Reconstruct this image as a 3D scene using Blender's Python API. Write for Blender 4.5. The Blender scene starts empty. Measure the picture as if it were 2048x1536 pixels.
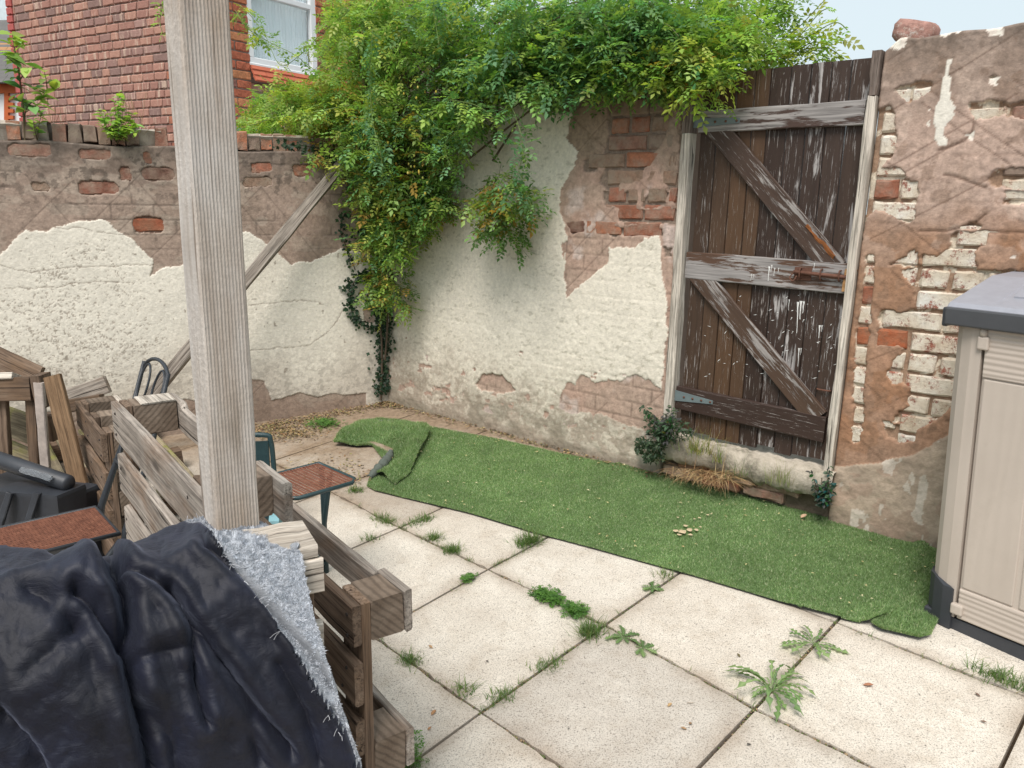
import bpy, math, random
import numpy as np
from mathutils import Matrix, Vector
# ------------------------------------------------------------------ camera
SC = bpy.context.scene
FPX, PITCH, ROLL, EYE = 1536.0, 0.23, 0.0194, 1.69
TX, TY = 0.0542, 0.0694                       # fall of the yard
fw = np.array([0, math.cos(PITCH), -math.sin(PITCH)])
u0 = np.array([0, math.sin(PITCH), math.cos(PITCH)])
x0 = np.array([1.0, 0, 0])
cx_ = math.cos(ROLL) * x0 + math.sin(ROLL) * u0
cu_ = -math.sin(ROLL) * x0 + math.cos(ROLL) * u0
EYEP = np.array([0, 0, EYE])
cam = bpy.data.cameras.new('camera'); cam_o = bpy.data.objects.new('camera', cam)
SC.collection.objects.link(cam_o); SC.camera = cam_o
cam.sensor_width = 36; cam.lens = 36 * FPX / 2048; cam.clip_start = .05; cam.clip_end = 500
cam_o.matrix_world = Matrix(((cx_[0], cu_[0], -fw[0], 0), (cx_[1], cu_[1], -fw[1], 0), (cx_[2], cu_[2], -fw[2], EYE), (0, 0, 0, 1)))
# ------------------------------------------------------------------ world + sun
SUN_EL, SUN_AZ = 58.0, 200.0                  # azimuth: degrees clockwise from +Y
w = bpy.data.worlds.new('World'); SC.world = w; w.use_nodes = True
nt = w.node_tree; nt.nodes.clear()
wo = nt.nodes.new('ShaderNodeOutputWorld'); bg = nt.nodes.new('ShaderNodeBackground')
sky = nt.nodes.new('ShaderNodeTexSky'); sky.sky_type = 'NISHITA'; sky.sun_disc = False
sky.sun_elevation = math.radians(SUN_EL); sky.sun_rotation = math.radians(SUN_AZ)
sky.air_density = 1.0; sky.dust_density = 4.0; sky.ozone_density = 1.0
mx = nt.nodes.new('ShaderNodeMix'); mx.data_type = 'RGBA'; mx.inputs[0].default_value = 0.78
mx.inputs[7].default_value = (5.9, 6.7, 6.95, 1)  # thin even cloud in front of the blue
nt.links.new(sky.outputs[0], mx.inputs[6]); nt.links.new(mx.outputs[2], bg.inputs[0])
bg.inputs[1].default_value = 0.125; nt.links.new(bg.outputs[0], wo.inputs[0])
sl = bpy.data.lights.new('sun', 'SUN'); sl.energy = 3.2; sl.angle = math.radians(26); sl.color = (1, .94, .885)
so = bpy.data.objects.new('sun', sl); SC.collection.objects.link(so)
az = math.radians(SUN_AZ); el = math.radians(SUN_EL)
so.rotation_euler = Vector((math.sin(az) * math.cos(el), math.cos(az) * math.cos(el), math.sin(el))).to_track_quat('Z', 'Y').to_euler()
so.location = (0, -3, 9)
SC.view_settings.view_transform = 'Standard'; SC.view_settings.look = 'None'
SC.view_settings.exposure = 0.26; SC.view_settings.gamma = 1.0
SC.render.engine = 'CYCLES'; SC.cycles.max_bounces = 8; SC.cycles.transparent_max_bounces = 8
# ------------------------------------------------------------------ geometry helpers
RNG = np.random.default_rng(7); R = random.Random(5)
def ray(x, y): return fw + cx_ * (x - 1024) / FPX - cu_ * (y - 768) / FPX
def gz(x, y): return TX * x + TY * y
def G(x, y, dz=0.0):
    d = ray(x, y); n = np.array([-TX, -TY, 1.0]); return EYEP + d * ((-(EYEP @ n) + dz) / (d @ n))
def PZ(x, y, z):
    d = ray(x, y); return EYEP + d * ((z - EYE) / d[2])
def PD(x, y, dep):                            # point on the ray at horizontal distance dep
    d = ray(x, y); return EYEP + d * (dep / d[1])
def pr(P):
    P = np.asarray(P, float) - EYEP; dd = P @ fw
    return 1024 + FPX * (P @ cx_) / dd, 768 - FPX * (P @ cu_) / dd
def zp(ox, oy, s, pts): return [(ox + x * s, oy + y * s) for x, y in pts]
CORN = G(775, 805)
WB, WL = -0.70, math.radians(22)
class Plane:
    def __init__(s, P, a, out):               # a: direction of u; out: +1/-1 picks the yard side
        s.P = np.array([P[0], P[1], 0.0]); s.e = np.array([math.cos(a), math.sin(a), 0]); s.a = a
        s.n = out * np.array([-math.sin(a), math.cos(a), 0])
    def uz(s, x, y):
        d = ray(x, y); t = ((s.P - EYEP) @ s.n) / (d @ s.n); q = EYEP + t * d; return float((q - s.P) @ s.e), float(q[2])
    def at(s, u, z, h=0.0): return s.P + s.e * u + s.n * h + np.array([0, 0, z])
BW = Plane(CORN, WB, -1)                      # back wall, u grows to the right
LW = Plane(CORN, WL, -1)                      # left wall, u is negative to the left
# --- numpy noise
def _h(ix, iy, seed):
    n = (ix.astype(np.int64) * 374761393 + iy.astype(np.int64) * 668265263 + seed * 144665) & 0x7fffffff
    n = ((n ^ (n >> 13)) * 1274126177) & 0x7fffffff
    return ((n ^ (n >> 16)) & 0xffff) / 65535.0
def vn(x, y, seed=0):
    x = np.asarray(x, float); y = np.asarray(y, float)
    ix = np.floor(x); iy = np.floor(y); fx = x - ix; fy = y - iy
    fx = fx * fx * (3 - 2 * fx); fy = fy * fy * (3 - 2 * fy)
    ix = ix.astype(np.int64); iy = iy.astype(np.int64)
    return (_h(ix, iy, seed) * (1 - fx) + _h(ix + 1, iy, seed) * fx) * (1 - fy) + (_h(ix, iy + 1, seed) * (1 - fx) + _h(ix + 1, iy + 1, seed) * fx) * fy
def fbm(x, y, seed=0, o=4):
    r = 0; a = .5; t = 0
    for i in range(o): r = r + a * vn(x * 2**i, y * 2**i, seed + i * 17); t += a; a *= .5
    return r / t
def sst(a, b, x): t = np.clip((x - a) / (b - a), 0, 1); return t * t * (3 - 2 * t)
def inpoly(px, py, poly):
    res = np.zeros(px.shape, bool); n = len(poly); j = n - 1
    for i in range(n):
        xi, yi = poly[i]; xj, yj = poly[j]
        if yi != yj:
            c = ((yi > py) != (yj > py)) & (px < (xj - xi) * (py - yi) / (yj - yi) + xi); res ^= c
        j = i
    return res
def dseg(px, py, pts):                        # distance to a polyline
    d = np.full(px.shape, 1e9)
    for (ax, ay), (bx, by) in zip(pts[:-1], pts[1:]):
        vx, vy = bx - ax, by - ay; t = np.clip(((px - ax) * vx + (py - ay) * vy) / (vx * vx + vy * vy + 1e-12), 0, 1)
        d = np.minimum(d, np.hypot(px - ax - t * vx, py - ay - t * vy))
    return d
# ------------------------------------------------------------------ object helpers
MW = {}
def link(o): SC.collection.objects.link(o)
def setp(o, parent, M):
    MW[o] = M
    if parent is not None: o.parent = parent; o.matrix_basis = MW[parent].inverted() @ M
    else: o.matrix_basis = M
def thing(name, label, cat, loc, group=None, kind=None):
    o = bpy.data.objects.new(name, None); o.empty_display_size = .1; link(o)
    M = Matrix.Translation(Vector([float(c) for c in loc])); MW[o] = M; o.matrix_basis = M
    if label: o['label'] = label
    if cat: o['category'] = cat
    if group: o['group'] = group
    if kind: o['kind'] = kind
    return o
def tag(o, label=None, cat=None, group=None, kind=None):
    if label: o['label'] = label
    if cat: o['category'] = cat
    if group: o['group'] = group
    if kind: o['kind'] = kind
    return o
def mkmesh(name, V, Fc, col=None, smooth=False):
    me = bpy.data.meshes.new(name); V = np.asarray(V, np.float32)
    if isinstance(Fc, np.ndarray):
        k = Fc.shape[1]; n = len(Fc)
        me.vertices.add(len(V)); me.vertices.foreach_set('co', V.ravel())
        me.loops.add(n * k); me.loops.foreach_set('vertex_index', Fc.astype(np.int32).ravel())
        me.polygons.add(n); me.polygons.foreach_set('loop_start', np.arange(0, n * k, k, dtype=np.int32))
        me.update(calc_edges=True)
    else: me.from_pydata(V.tolist(), [], [list(map(int, f)) for f in Fc]); me.update()
    if col is not None:
        a = me.color_attributes.new('Col', 'FLOAT_COLOR', 'POINT'); c = np.ones((len(V), 4), np.float32); c[:, :3] = col
        a.data.foreach_set('color', c.ravel())
    if smooth: me.polygons.foreach_set('use_smooth', np.ones(len(me.polygons), bool))
    return me
def obj(name, V, Fc, mat, parent=None, col=None, smooth=False, M=None, **kw):
    V = np.asarray(V, float)
    if M is None: c = (V.min(0) + V.max(0)) / 2; V = V - c; M = Matrix.Translation(Vector([float(k) for k in c]))
    me = mkmesh(name, V, Fc, col, smooth); me.materials.append(mat)
    o = bpy.data.objects.new(name, me); link(o); setp(o, parent, M); tag(o, **kw); return o
def inst(name, me, parent, M, **kw):
    o = bpy.data.objects.new(name, me); link(o); setp(o, parent, M); tag(o, **kw); return o
def nrm(v): v = np.asarray(v, float); return v / (np.linalg.norm(v) + 1e-12)
def basis(p, ex, ez):                         # matrix with X along ex, Z near ez
    ex = nrm(ex); ez = nrm(np.asarray(ez, float) - ex * (np.asarray(ez, float) @ ex)); ey = np.cross(ez, ex)
    return Matrix(((ex[0], ey[0], ez[0], p[0]), (ex[1], ey[1], ez[1], p[1]), (ex[2], ey[2], ez[2], p[2]), (0, 0, 0, 1)))
def beam_geo(L, W, T, b=.003, n=6, jit=.0012, rs=None, notch=None):
    """board along +X, width W along Y, thickness T along Z, chamfered, edges a little uneven; notch: list of (x0,x1,depth) cut from the +Y edge"""
    rs = rs or R; V = []; Fc = []
    xs = [L * i / n for i in range(n + 1)]
    if notch:
        for a, c, d in notch: xs += [a, a + .03, c - .03, c]
        xs = sorted(set(xs))
    for x in xs:
        cut = 0
        for a, c, d in (notch or []):
            if a <= x <= c: cut = d * min(1, (x - a) / .03, (c - x) / .03)
        y, z = W / 2, T / 2
        for px, py in ((-y + b, -z), (y - b - cut, -z), (y - cut, -z + b), (y - cut, z - b), (y - b - cut, z), (-y + b, z), (-y, z - b), (-y, -z + b)):
            V.append((x + (rs.uniform(-jit, jit) if x in (0, L) else 0), px + rs.uniform(-jit, jit), py + rs.uniform(-jit, jit)))
    m = len(xs)
    for i in range(m - 1):
        for k in range(8): a = i * 8 + k; c = i * 8 + (k + 1) % 8; Fc.append((a, a + 8, c + 8, c)[::-1])
    Fc.append(tuple(range(8))[::-1]); Fc.append(tuple(range((m - 1) * 8, m * 8)))
    return V, Fc
def beam(name, p0, p1, W, T, up, mat, parent=None, **k):
    """board from p0 to p1 (centre line); `up` is the direction of its thickness normal"""
    kw = {q: k.pop(q) for q in ('label', 'cat', 'group', 'kind') if q in k}
    p0 = np.asarray(p0, float); p1 = np.asarray(p1, float); L = float(np.linalg.norm(p1 - p0))
    V, Fc = beam_geo(L, W, T, **k); return obj(name, V, Fc, mat, parent, M=basis(p0, p1 - p0, up), **kw)
def tube_geo(pts, r, k=6, close=False, cap=True):
    pts = [np.asarray(p, float) for p in pts]; n = len(pts); V = []; Fc = []
    rr = r if hasattr(r, '__len__') else [r] * n; ref = None
    for i, p in enumerate(pts):
        if close: t = pts[(i + 1) % n] - pts[i - 1]
        else: t = pts[min(i + 1, n - 1)] - pts[max(i - 1, 0)]
        t = nrm(t)
        if ref is None: ref = np.cross(t, [0, 0, 1.0]); ref = nrm(ref) if np.linalg.norm(ref) > .05 else nrm(np.cross(t, [1.0, 0, 0]))
        ref = nrm(ref - t * (ref @ t)); bb = np.cross(t, ref)
        for j in range(k): a = 2 * math.pi * j / k; V.append(p + rr[i] * (math.cos(a) * ref + math.sin(a) * bb))
    for i in range(n if close else n - 1):
        for j in range(k): a = i * k + j; b = i * k + (j + 1) % k; c = ((i + 1) % n) * k; Fc.append((a, b, c + (j + 1) % k, c + j))
    if cap and not close: Fc.append(tuple(range(k))[::-1]); Fc.append(tuple((n - 1) * k + j for j in range(k)))
    return V, Fc
def tube(name, pts, r, mat, parent=None, k=6, close=False, **kw):
    V, Fc = tube_geo(pts, r, k, close); return obj(name, V, Fc, mat, parent, smooth=True, **kw)
class MB:
    def __init__(s): s.V = []; s.F = []; s.C = []; s.n = 0
    def add(s, V, Fc, c=None):
        s.V.extend([tuple(v) for v in V]); s.F.extend([tuple(i + s.n for i in f) for f in Fc])
        if c is not None: s.C.extend([tuple(c)] * len(V))
        s.n += len(V)
    def build(s, name, mat, parent=None, **kw): return obj(name, s.V, s.F, mat, parent, col=(np.array(s.C) if s.C else None), **kw)
def smooth_line(pts, m=6):
    P = np.array(pts, float); out = []; n = len(P)
    for i in range(n - 1):
        a, b, c, d = P[max(i - 1, 0)], P[i], P[i + 1], P[min(i + 2, n - 1)]
        for j in range(m):
            t = j / m; out.append(.5 * ((2 * b) + (c - a) * t + (2 * a - 5 * b + 4 * c - d) * t * t + (3 * b - a - 3 * c + d) * t**3))
    out.append(P[-1]); return out
# ------------------------------------------------------------------ materials
class NM:
    def __init__(s, name, rough=.8, spec=.3):
        s.m = bpy.data.materials.new(name); s.m.use_nodes = True; s.t = s.m.node_tree; s.b = s.t.nodes['Principled BSDF']
        s.b.inputs['Roughness'].default_value = rough; s.b.inputs['Specular IOR Level'].default_value = spec
    def N(s, ty, **k):
        n = s.t.nodes.new('ShaderNode' + ty)
        for a, v in k.items(): setattr(n, a, v)
        return n
    def L(s, a, b): s.t.links.new(a, b)
    def coord(s, scale=(1, 1, 1), src='Object', rnd=False):
        tc = s.N('TexCoord'); mp = s.N('Mapping'); mp.inputs['Scale'].default_value = scale
        o = tc.outputs[src]
        if rnd:
            oi = s.N('ObjectInfo'); va = s.N('VectorMath', operation='ADD'); ml = s.N('Math', operation='MULTIPLY'); ml.inputs[1].default_value = 37.0
            s.L(oi.outputs['Random'], ml.inputs[0]); s.L(o, va.inputs[0]); s.L(ml.outputs[0], va.inputs[1]); o = va.outputs[0]
        s.L(o, mp.inputs[0]); return mp.outputs[0]
    def noise(s, vec, scale=10, detail=6, rough=.6, dist=0.0):
        n = s.N('TexNoise'); n.inputs['Scale'].default_value = scale; n.inputs['Detail'].default_value = detail
        n.inputs['Roughness'].default_value = rough; n.inputs['Distortion'].default_value = dist
        if vec is not None: s.L(vec, n.inputs['Vector'])
        return n.outputs['Fac']
    def ramp(s, fac, stops, interp='LINEAR'):
        r = s.N('ValToRGB'); r.color_ramp.interpolation = interp; e = r.color_ramp.elements
        while len(e) < len(stops): e.new(.5)
        for i, (p, c) in enumerate(stops):
            e[i].position = p; e[i].color = (c, c, c, 1) if not hasattr(c, '__len__') else (*c, 1)
        s.L(fac, r.inputs[0]); return r.outputs[0]
    def mix(s, fac, a, b, mode='MIX'):
        m = s.N('Mix', data_type='RGBA', blend_type=mode)
        for i, v in ((0, fac), (6, a), (7, b)):
            if hasattr(v, 'is_linked') or hasattr(v, 'links'): s.L(v, m.inputs[i])
            elif i == 0: m.inputs[0].default_value = v
            else: m.inputs[i].default_value = (*v, 1)
        return m.outputs[2]
    def attr(s, name='Col'): a = s.N('Attribute'); a.attribute_name = name; return a.outputs['Color']
    def base(s, c):
        if hasattr(c, '__len__') and not hasattr(c, 'links'): s.b.inputs['Base Color'].default_value = (*c, 1)
        else: s.L(c, s.b.inputs['Base Color'])
    def bump(s, h, st=.5, d=.01, prev=None):
        b = s.N('Bump'); b.inputs['Strength'].default_value = st; b.inputs['Distance'].default_value = d; s.L(h, b.inputs['Height'])
        if prev is not None: s.L(prev, b.inputs['Normal'])
        s.L(b.outputs[0], s.b.inputs['Normal']); return b.outputs[0]
    def roughn(s, v): s.L(v, s.b.inputs['Roughness'])
    def rnd(s): return s.N('ObjectInfo').outputs['Random']
def plain(name, c, rough=.6, spec=.4, var=.25, sc=12, bump=.0, metal=0):
    m = NM(name, rough, spec); v = m.coord(); n = m.noise(v, sc)
    m.base(m.mix(n, tuple(k * (1 - var) for k in c), tuple(min(1, k * (1 + var)) for k in c)))
    m.b.inputs['Metallic'].default_value = metal
    if bump: m.bump(m.noise(v, sc * 6), bump, .004)
    return m.m
def wood(name, dark, light, grain=(2.2, 45, 45), bump=.75, rough=.85, moss=None, stain=None, vary=.35, seam=False):
    m = NM(name, rough, .2); v = m.coord(grain, rnd=True); v2 = m.coord((3, 9, 9), rnd=True)
    g = m.noise(v, 1.0, 8, .65, .6); g2 = m.noise(v2, 1.0, 4)
    c = m.ramp(g, [(.3, dark), (.5, tuple((a + b) / 2 for a, b in zip(dark, light))), (.72, light)])
    k = m.ramp(m.rnd(), [(0, 1 - vary), (1, 1 + vary * .5)]); c = m.mix(1.0, c, k, 'MULTIPLY')
    if stain: c = m.mix(m.ramp(g2, [(.5, 0), (.68, .8)]), c, stain)
    vk = m.N('TexVoronoi'); vk.inputs['Scale'].default_value = 1.0; m.L(m.coord((2.2, 7, 7), rnd=True), vk.inputs['Vector']); c = m.mix(m.ramp(vk.outputs['Distance'], [(.07, .85), (.14, 0)]), c, tuple(d * .45 for d in dark)); c = m.mix(m.ramp(m.noise(m.coord((4, 6, 6), rnd=True), 1.3, 5), [(.5, 0), (.72, .55)]), c, tuple(d * .8 for d in dark))
    if moss:
        mo = m.ramp(m.noise(m.coord((5, 5, 5), rnd=True), 1.5, 6), [(.48, 0), (.62, 1)]); c = m.mix(mo, c, moss)
    # grain cracks
    ck = m.ramp(m.noise(m.coord((1.2, 70, 70), rnd=True), 1.0, 3, .5, 1.2), [(.31, 0), (.37, 1)])
    c = m.mix(ck, tuple(d * .3 for d in dark), c); fl = m.ramp(m.noise(m.coord((5, 160, 160), rnd=True), 1.0, 5, .7), [(.38, .55), (.5, 1), (.66, 1.25)]); c = m.mix(1.0, c, fl, 'MULTIPLY'); m.base(c)
    h = m.mix(.5, g, ck); m.bump(h, bump, .004); return m.m
def attrmat(name, rough=.85, n1=60, amt=.25, bs=.35, bd=.003, spec=.25, sss=0, n2=None):
    m = NM(name, rough, spec); v = m.coord(); n = m.noise(v, n1, 8, .7)
    k = m.ramp(n, [(.3, 1 - amt), (.7, 1 + amt)]); m.base(m.mix(1.0, m.attr(), k, 'MULTIPLY'))
    if bs: m.bump(m.noise(v, n2 or n1 * 2, 6, .7), bs, bd)
    if sss: m.b.inputs['Subsurface Weight'].default_value = 0
    return m.m
def leafmat(name, trans=.42, rough=.5):
    m = NM(name, rough, .35); c = m.attr(); m.base(c); tr = m.N('BsdfTranslucent'); ms = m.N('MixShader'); ms.inputs[0].default_value = trans
    br = m.mix(1.0, c, (1.25, 1.3, .7), 'MULTIPLY'); m.L(br, tr.inputs[0]); m.L(m.b.outputs[0], ms.inputs[1]); m.L(tr.outputs[0], ms.inputs[2])
    m.L(ms.outputs[0], m.t.nodes['Material Output'].inputs[0]); return m.m
M_render = attrmat('old_render', n1=55, amt=.16, bs=.7, bd=.005, n2=70)
M_scratch = attrmat('scratch_coat', n1=38, amt=.30, bs=.7, bd=.005, n2=60)
M_mortar = attrmat('wall_mortar', n1=90, amt=.3, bs=.9, bd=.006)
M_leaf = leafmat('leaves'); M_turf = leafmat('turf_pile', .4, .6); M_dry = attrmat('dry_matter', n1=200, amt=.3, bs=0)
def brickmat(name, stops, paint=None, pamt=.5, dust=None):
    m = NM(name, .9, .15); v = m.coord(rnd=True); n = m.noise(v, 35, 8, .7)
    c = m.ramp(m.rnd(), stops, 'CONSTANT'); c = m.mix(1.0, c, m.ramp(n, [(.3, .6), (.7, 1.35)]), 'MULTIPLY')
    if dust: c = m.mix(m.ramp(m.noise(v, 14, 6), [(.4, .15), (.65, .85)]), c, dust)
    if paint:
        paint = m.ramp(m.noise(v, 9, 5), [(.35, (.60, .50, .38)), (.55, paint), (.75, (.80, .78, .73))]); p = m.ramp(m.noise(v, 16, 12, .85), [(1 - pamt - .03, 0), (1 - pamt + .03, 1)]); c = m.mix(p, c, paint)
    c = m.mix(m.ramp(m.noise(v, 26, 10, .8), [(.54, 0), (.64, .55)]), c, (.22, .14, .09)); m.base(c); m.bump(m.noise(v, 60, 10, .8), 1.0, .009); return m.m
M_brick = brickmat('old_red_brick', [(0, (.30, .10, .055)), (.3, (.36, .13, .08)), (.5, (.24, .09, .06)), (.7, (.40, .15, .08)), (.88, (.17, .08, .06))], dust=(.36, .26, .20))
M_dusty = brickmat('mortar_smeared_brick', [(0, (.27, .17, .12)), (.3, (.30, .15, .11)), (.5, (.22, .15, .12)), (.72, (.33, .20, .14)), (.9, (.18, .13, .11))], dust=(.34, .27, .21))
M_painted = brickmat('white_painted_brick', [(0, (.33, .12, .08)), (.4, (.28, .10, .07)), (.7, (.30, .14, .10))], paint=(.74, .67, .56), pamt=.55)
M_bare = brickmat('bare_orange_brick', [(0, (.44, .12, .05)), (.5, (.36, .11, .06))], dust=(.30, .16, .10))
# ------------------------------------------------------------------ ground and paving
m = NM('joint_soil', .95, .1); v = m.coord(); n = m.noise(v, 14, 8, .7)
m.base(m.ramp(n, [(.3, (.045, .032, .02)), (.55, (.12, .085, .055)), (.75, (.2, .15, .1))])); m.bump(n, .8, .02); M_soil = m.m
def build_ground():
    xs = np.concatenate([[-300, -60, -20], np.linspace(-9, 9, 61), [20, 60, 300]]); ys = np.concatenate([[-300, -60, -20, -6], np.linspace(-4, 10, 50), [20, 60, 300]])
    X, Y = np.meshgrid(xs, ys); Z = np.clip(TX * X + TY * Y, -.25, .36) - .05
    V = np.stack([X, Y, Z], -1).reshape(-1, 3); a, b = X.shape; i = np.arange((a - 1) * b).reshape(a - 1, b)[:, :-1].ravel()
    obj('ground', V, np.stack([i, i + 1, i + b + 1, i + b], 1), M_soil, smooth=True, kind='structure')
build_ground()
m = NM('paving_concrete', .88, .2); v = m.coord(src='Object', rnd=True); geo = m.N('NewGeometry')
mp = m.N('Mapping'); m.L(geo.outputs['Position'], mp.inputs[0]); wv = mp.outputs[0]
c = m.ramp(m.noise(v, 5, 5), [(.3, (.49, .445, .39)), (.7, (.62, .58, .52))]); c = m.mix(m.ramp(m.noise(v, 11, 8, .75), [(.50, 0), (.68, .6)]), c, (.43, .375, .31))
gr = m.noise(v, 230, 3, .6); c = m.mix(1.0, c, m.ramp(gr, [(.32, .45), (.47, 1), (.68, 1.18)]), 'MULTIPLY')
sp = m.ramp(m.noise(v, 120, 4, .6), [(.30, .3), (.38, 1)]); c = m.mix(1.0, c, sp, 'MULTIPLY')
c = m.mix(1.0, c, m.ramp(m.rnd(), [(0, (.80, .79, .78)), (.5, (.97, .95, .92)), (1, (1.06, 1.06, 1.05))]), 'MULTIPLY')
st = m.attr('Col'); sx = m.N('SeparateColor'); m.L(st, sx.inputs[0])
df = m.N('Math', operation='MULTIPLY'); m.L(sx.outputs[0], df.inputs[0]); m.L(m.ramp(m.noise(wv, 7, 8, .7), [(.25, .75), (.6, 1.25)]), df.inputs[1])
dcl = m.ramp(m.noise(wv, 30, 8, .8), [(.3, (.14, .10, .065)), (.6, (.30, .225, .16)), (.75, (.20, .19, .08))]); df.use_clamp = True; c = m.mix(df.outputs[0], c, dcl); m.base(c)
m.bump(m.noise(v, 160, 5, .7), .5, .004); M_slab = m.m
e1 = np.array([math.cos(-.7751), math.sin(-.7751)]); e2 = np.array([-math.sin(-.7751), math.cos(-.7751)]); S1, S2 = .3593 * EYE, .3504 * EYE
O2 = np.array([-.0516, 1.7428]) * EYE
def lat(u, v): q = O2 + u * S1 * e1 + v * S2 * e2; return np.array([q[0], q[1]])
MEAS = {(0, 0): (976.4, 1137.8), (1, 0): (1209.4, 1249.5), (2, 0): (1510, 1416), (-1, 0): (799, 1054.5), (1, -1): (963, 1423), (0, -1): (742, 1269), (2, 1): (1671.8, 1243.2)}
DEL = {k: G(*p)[:2] - lat(*k) for k, p in MEAS.items()}
def corner(u, v):
    if (u, v) in DEL: return lat(u, v) + DEL[(u, v)]
    ws = 0; d = np.zeros(2)
    for (a, b), q in DEL.items(): w_ = 1 / ((a - u)**2 + (b - v)**2); ws += w_; d += w_ * q
    r = np.random.default_rng((u + 20) * 57 + v + 20); return lat(u, v) + d / ws * .8 + r.uniform(-.004, .004, 2)
def dirt(x, y):                               # soil washed over the slabs: along the walls and in the far left corner
    d1 = np.abs((x - CORN[0]) * BW.n[0] + (y - CORN[1]) * BW.n[1]); d2 = np.abs((x - CORN[0]) * LW.n[0] + (y - CORN[1]) * LW.n[1])
    a = .75 * np.exp(-(d1 / .16)**2) + .8 * np.exp(-(d2 / .5)**2)
    g = G(690, 905)[:2]; a = a + .72 * np.exp(-(((x - g[0]) / .75)**2 + ((y - g[1]) / .55)**2)); g = G(800, 1000)[:2]
    a = a + .3 * np.exp(-(((x - g[0]) / .5)**2 + ((y - g[1]) / .3)**2))
    return a
patio = thing('patio', None, None, (0, 2.5, gz(0, 2.5)), kind='structure')
for iu in range(-7, 5):
    for iv in range(-4, 5):
        q = [corner(iu, iv), corner(iu + 1, iv), corner(iu + 1, iv + 1), corner(iu, iv + 1)]; ce = sum(q) / 4
        if (ce - CORN[:2]) @ BW.n[:2] < -.28 or (ce - CORN[:2]) @ LW.n[:2] < -.28: continue
        if ce[1] < .1: continue
        q = [p + nrm(ce - p) * .0085 for p in q]; tilt = 0; n = 18; V = []; C = []
        cz = gz(*ce) + R.uniform(-.002, .002); tt = np.array([R.uniform(-.004, .004), R.uniform(-.004, .004)])
        for j in range(n + 1):
            for i in range(n + 1):
                a, b = i / n, j / n; p = (q[0] * (1 - a) + q[1] * a) * (1 - b) + (q[3] * (1 - a) + q[2] * a) * b
                edge = min(i, j, n - i, n - j) == 0; wob = (R.uniform(-.003, .003) if edge else 0)
                p = p + wob; z = gz(*p) + float((p - ce) @ tt) - (.003 if edge else 0)
                V.append((p[0], p[1], z)); em = min(i, j, n - i, n - j); da = float(dirt(p[0], p[1])) + .30 * math.exp(-(em / 1.1)**2) * (.4 + 1.2 * float(vn(p[0] * 9, p[1] * 9, 5))); C.append((da, 0, 0))
        Fc = [(j * (n + 1) + i, j * (n + 1) + i + 1, (j + 1) * (n + 1) + i + 1, (j + 1) * (n + 1) + i) for j in range(n) for i in range(n)]
        ring = [i for i in range(n + 1)] + [(j + 1) * (n + 1) - 1 for j in range(1, n + 1)] + [n * (n + 1) + i for i in range(n - 1, -1, -1)] + [j * (n + 1) for j in range(n - 1, 0, -1)]
        b0 = len(V)
        for i in ring: x, y, z = V[i]; V.append((x, y, z - .045)); C.append((.9, 0, 0))
        for k in range(len(ring)): k2 = (k + 1) % len(ring); Fc.append((ring[k], b0 + k, b0 + k2, ring[k2]))
        o = obj('slab', V, Fc, M_slab, patio, col=np.array(C))
# ------------------------------------------------------------------ rendered walls
def wallmesh(root, pl, ua, ub, zbot, ztop, res, classify, thick, coremat, bow=None):
    nu = int((ub - ua) / res) + 1; nz = int((ztop(ua) - zbot) / res) + 1
    us = np.linspace(ua, ub, nu); t = np.linspace(0, 1, nz); U, T = np.meshgrid(us, t); ZT = ztop(U); Z = zbot + (ZT - zbot) * T
    cls, H, C = classify(U, Z, ZT)
    Hs = H.copy(); Hs[1:-1, 1:-1] = (H[1:-1, 1:-1] * 6 + H[:-2, 1:-1] + H[2:, 1:-1] + H[1:-1, :-2] + H[1:-1, 2:]) / 10
    Hs[:, 0] = Hs[:, -1] = Hs[-1, :] = -.05; Hs[:, 1] -= .006; Hs[:, -2] -= .006; Hs[-2, :] -= .008
    P = pl.P[None, None] + U[..., None] * pl.e + Hs[..., None] * pl.n; P[..., 2] = Z
    idx = np.arange(nu * nz).reshape(nz, nu); a = idx[:-1, :-1]; quads = np.stack([a, a + 1, a + nu + 1, a + nu], -1).reshape(-1, 4)
    fc = np.maximum.reduce([cls[:-1, :-1], cls[1:, :-1], cls[:-1, 1:], cls[1:, 1:]]).ravel()
    # orient faces to the yard
    nn = np.cross(P[0, 1] - P[0, 0], np.array([0, 0, 1.0]))
    if nn @ pl.n < 0: quads = quads[:, ::-1]
    PV = P.reshape(-1, 3); CV = C.reshape(-1, 3)
    for k, nm, mat in ((0, 'mortar_bed', M_mortar), (1, 'scratch_coat', M_scratch), (2, 'render_coat', M_render)):
        q = quads[fc == k]
        if not len(q): continue
        ids, inv = np.unique(q, return_inverse=True)
        obj(nm, PV[ids], inv.reshape(-1, 4), mat, root, col=CV[ids])
    V = []; Fc = []; m_ = 24                  # solid body behind the coats
    for i in range(m_ + 1):
        u = ua + (ub - ua) * i / m_; zt = float(ztop(np.array(u)))
        V += [pl.at(u, zbot, -.05), pl.at(u, zt, -.05), pl.at(u, zt - .004, -thick), pl.at(u, zbot, -thick)]
    for i in range(m_):
        for k in range(4): a = i * 4 + k; b = i * 4 + (k + 1) % 4; Fc.append((a, b, b + 4, a + 4))
    Fc += [(0, 1, 2, 3), tuple(m_ * 4 + k for k in (3, 2, 1, 0))]
    obj('wall_body', V, Fc, coremat, root)
def polyuz(pl, pts): return [pl.uz(x, y) for x, y in pts]
def mixc(C, mask, c): mk = np.clip(mask, 0, 1)[..., None]; return C * (1 - mk) + np.array(c) * mk
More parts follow.
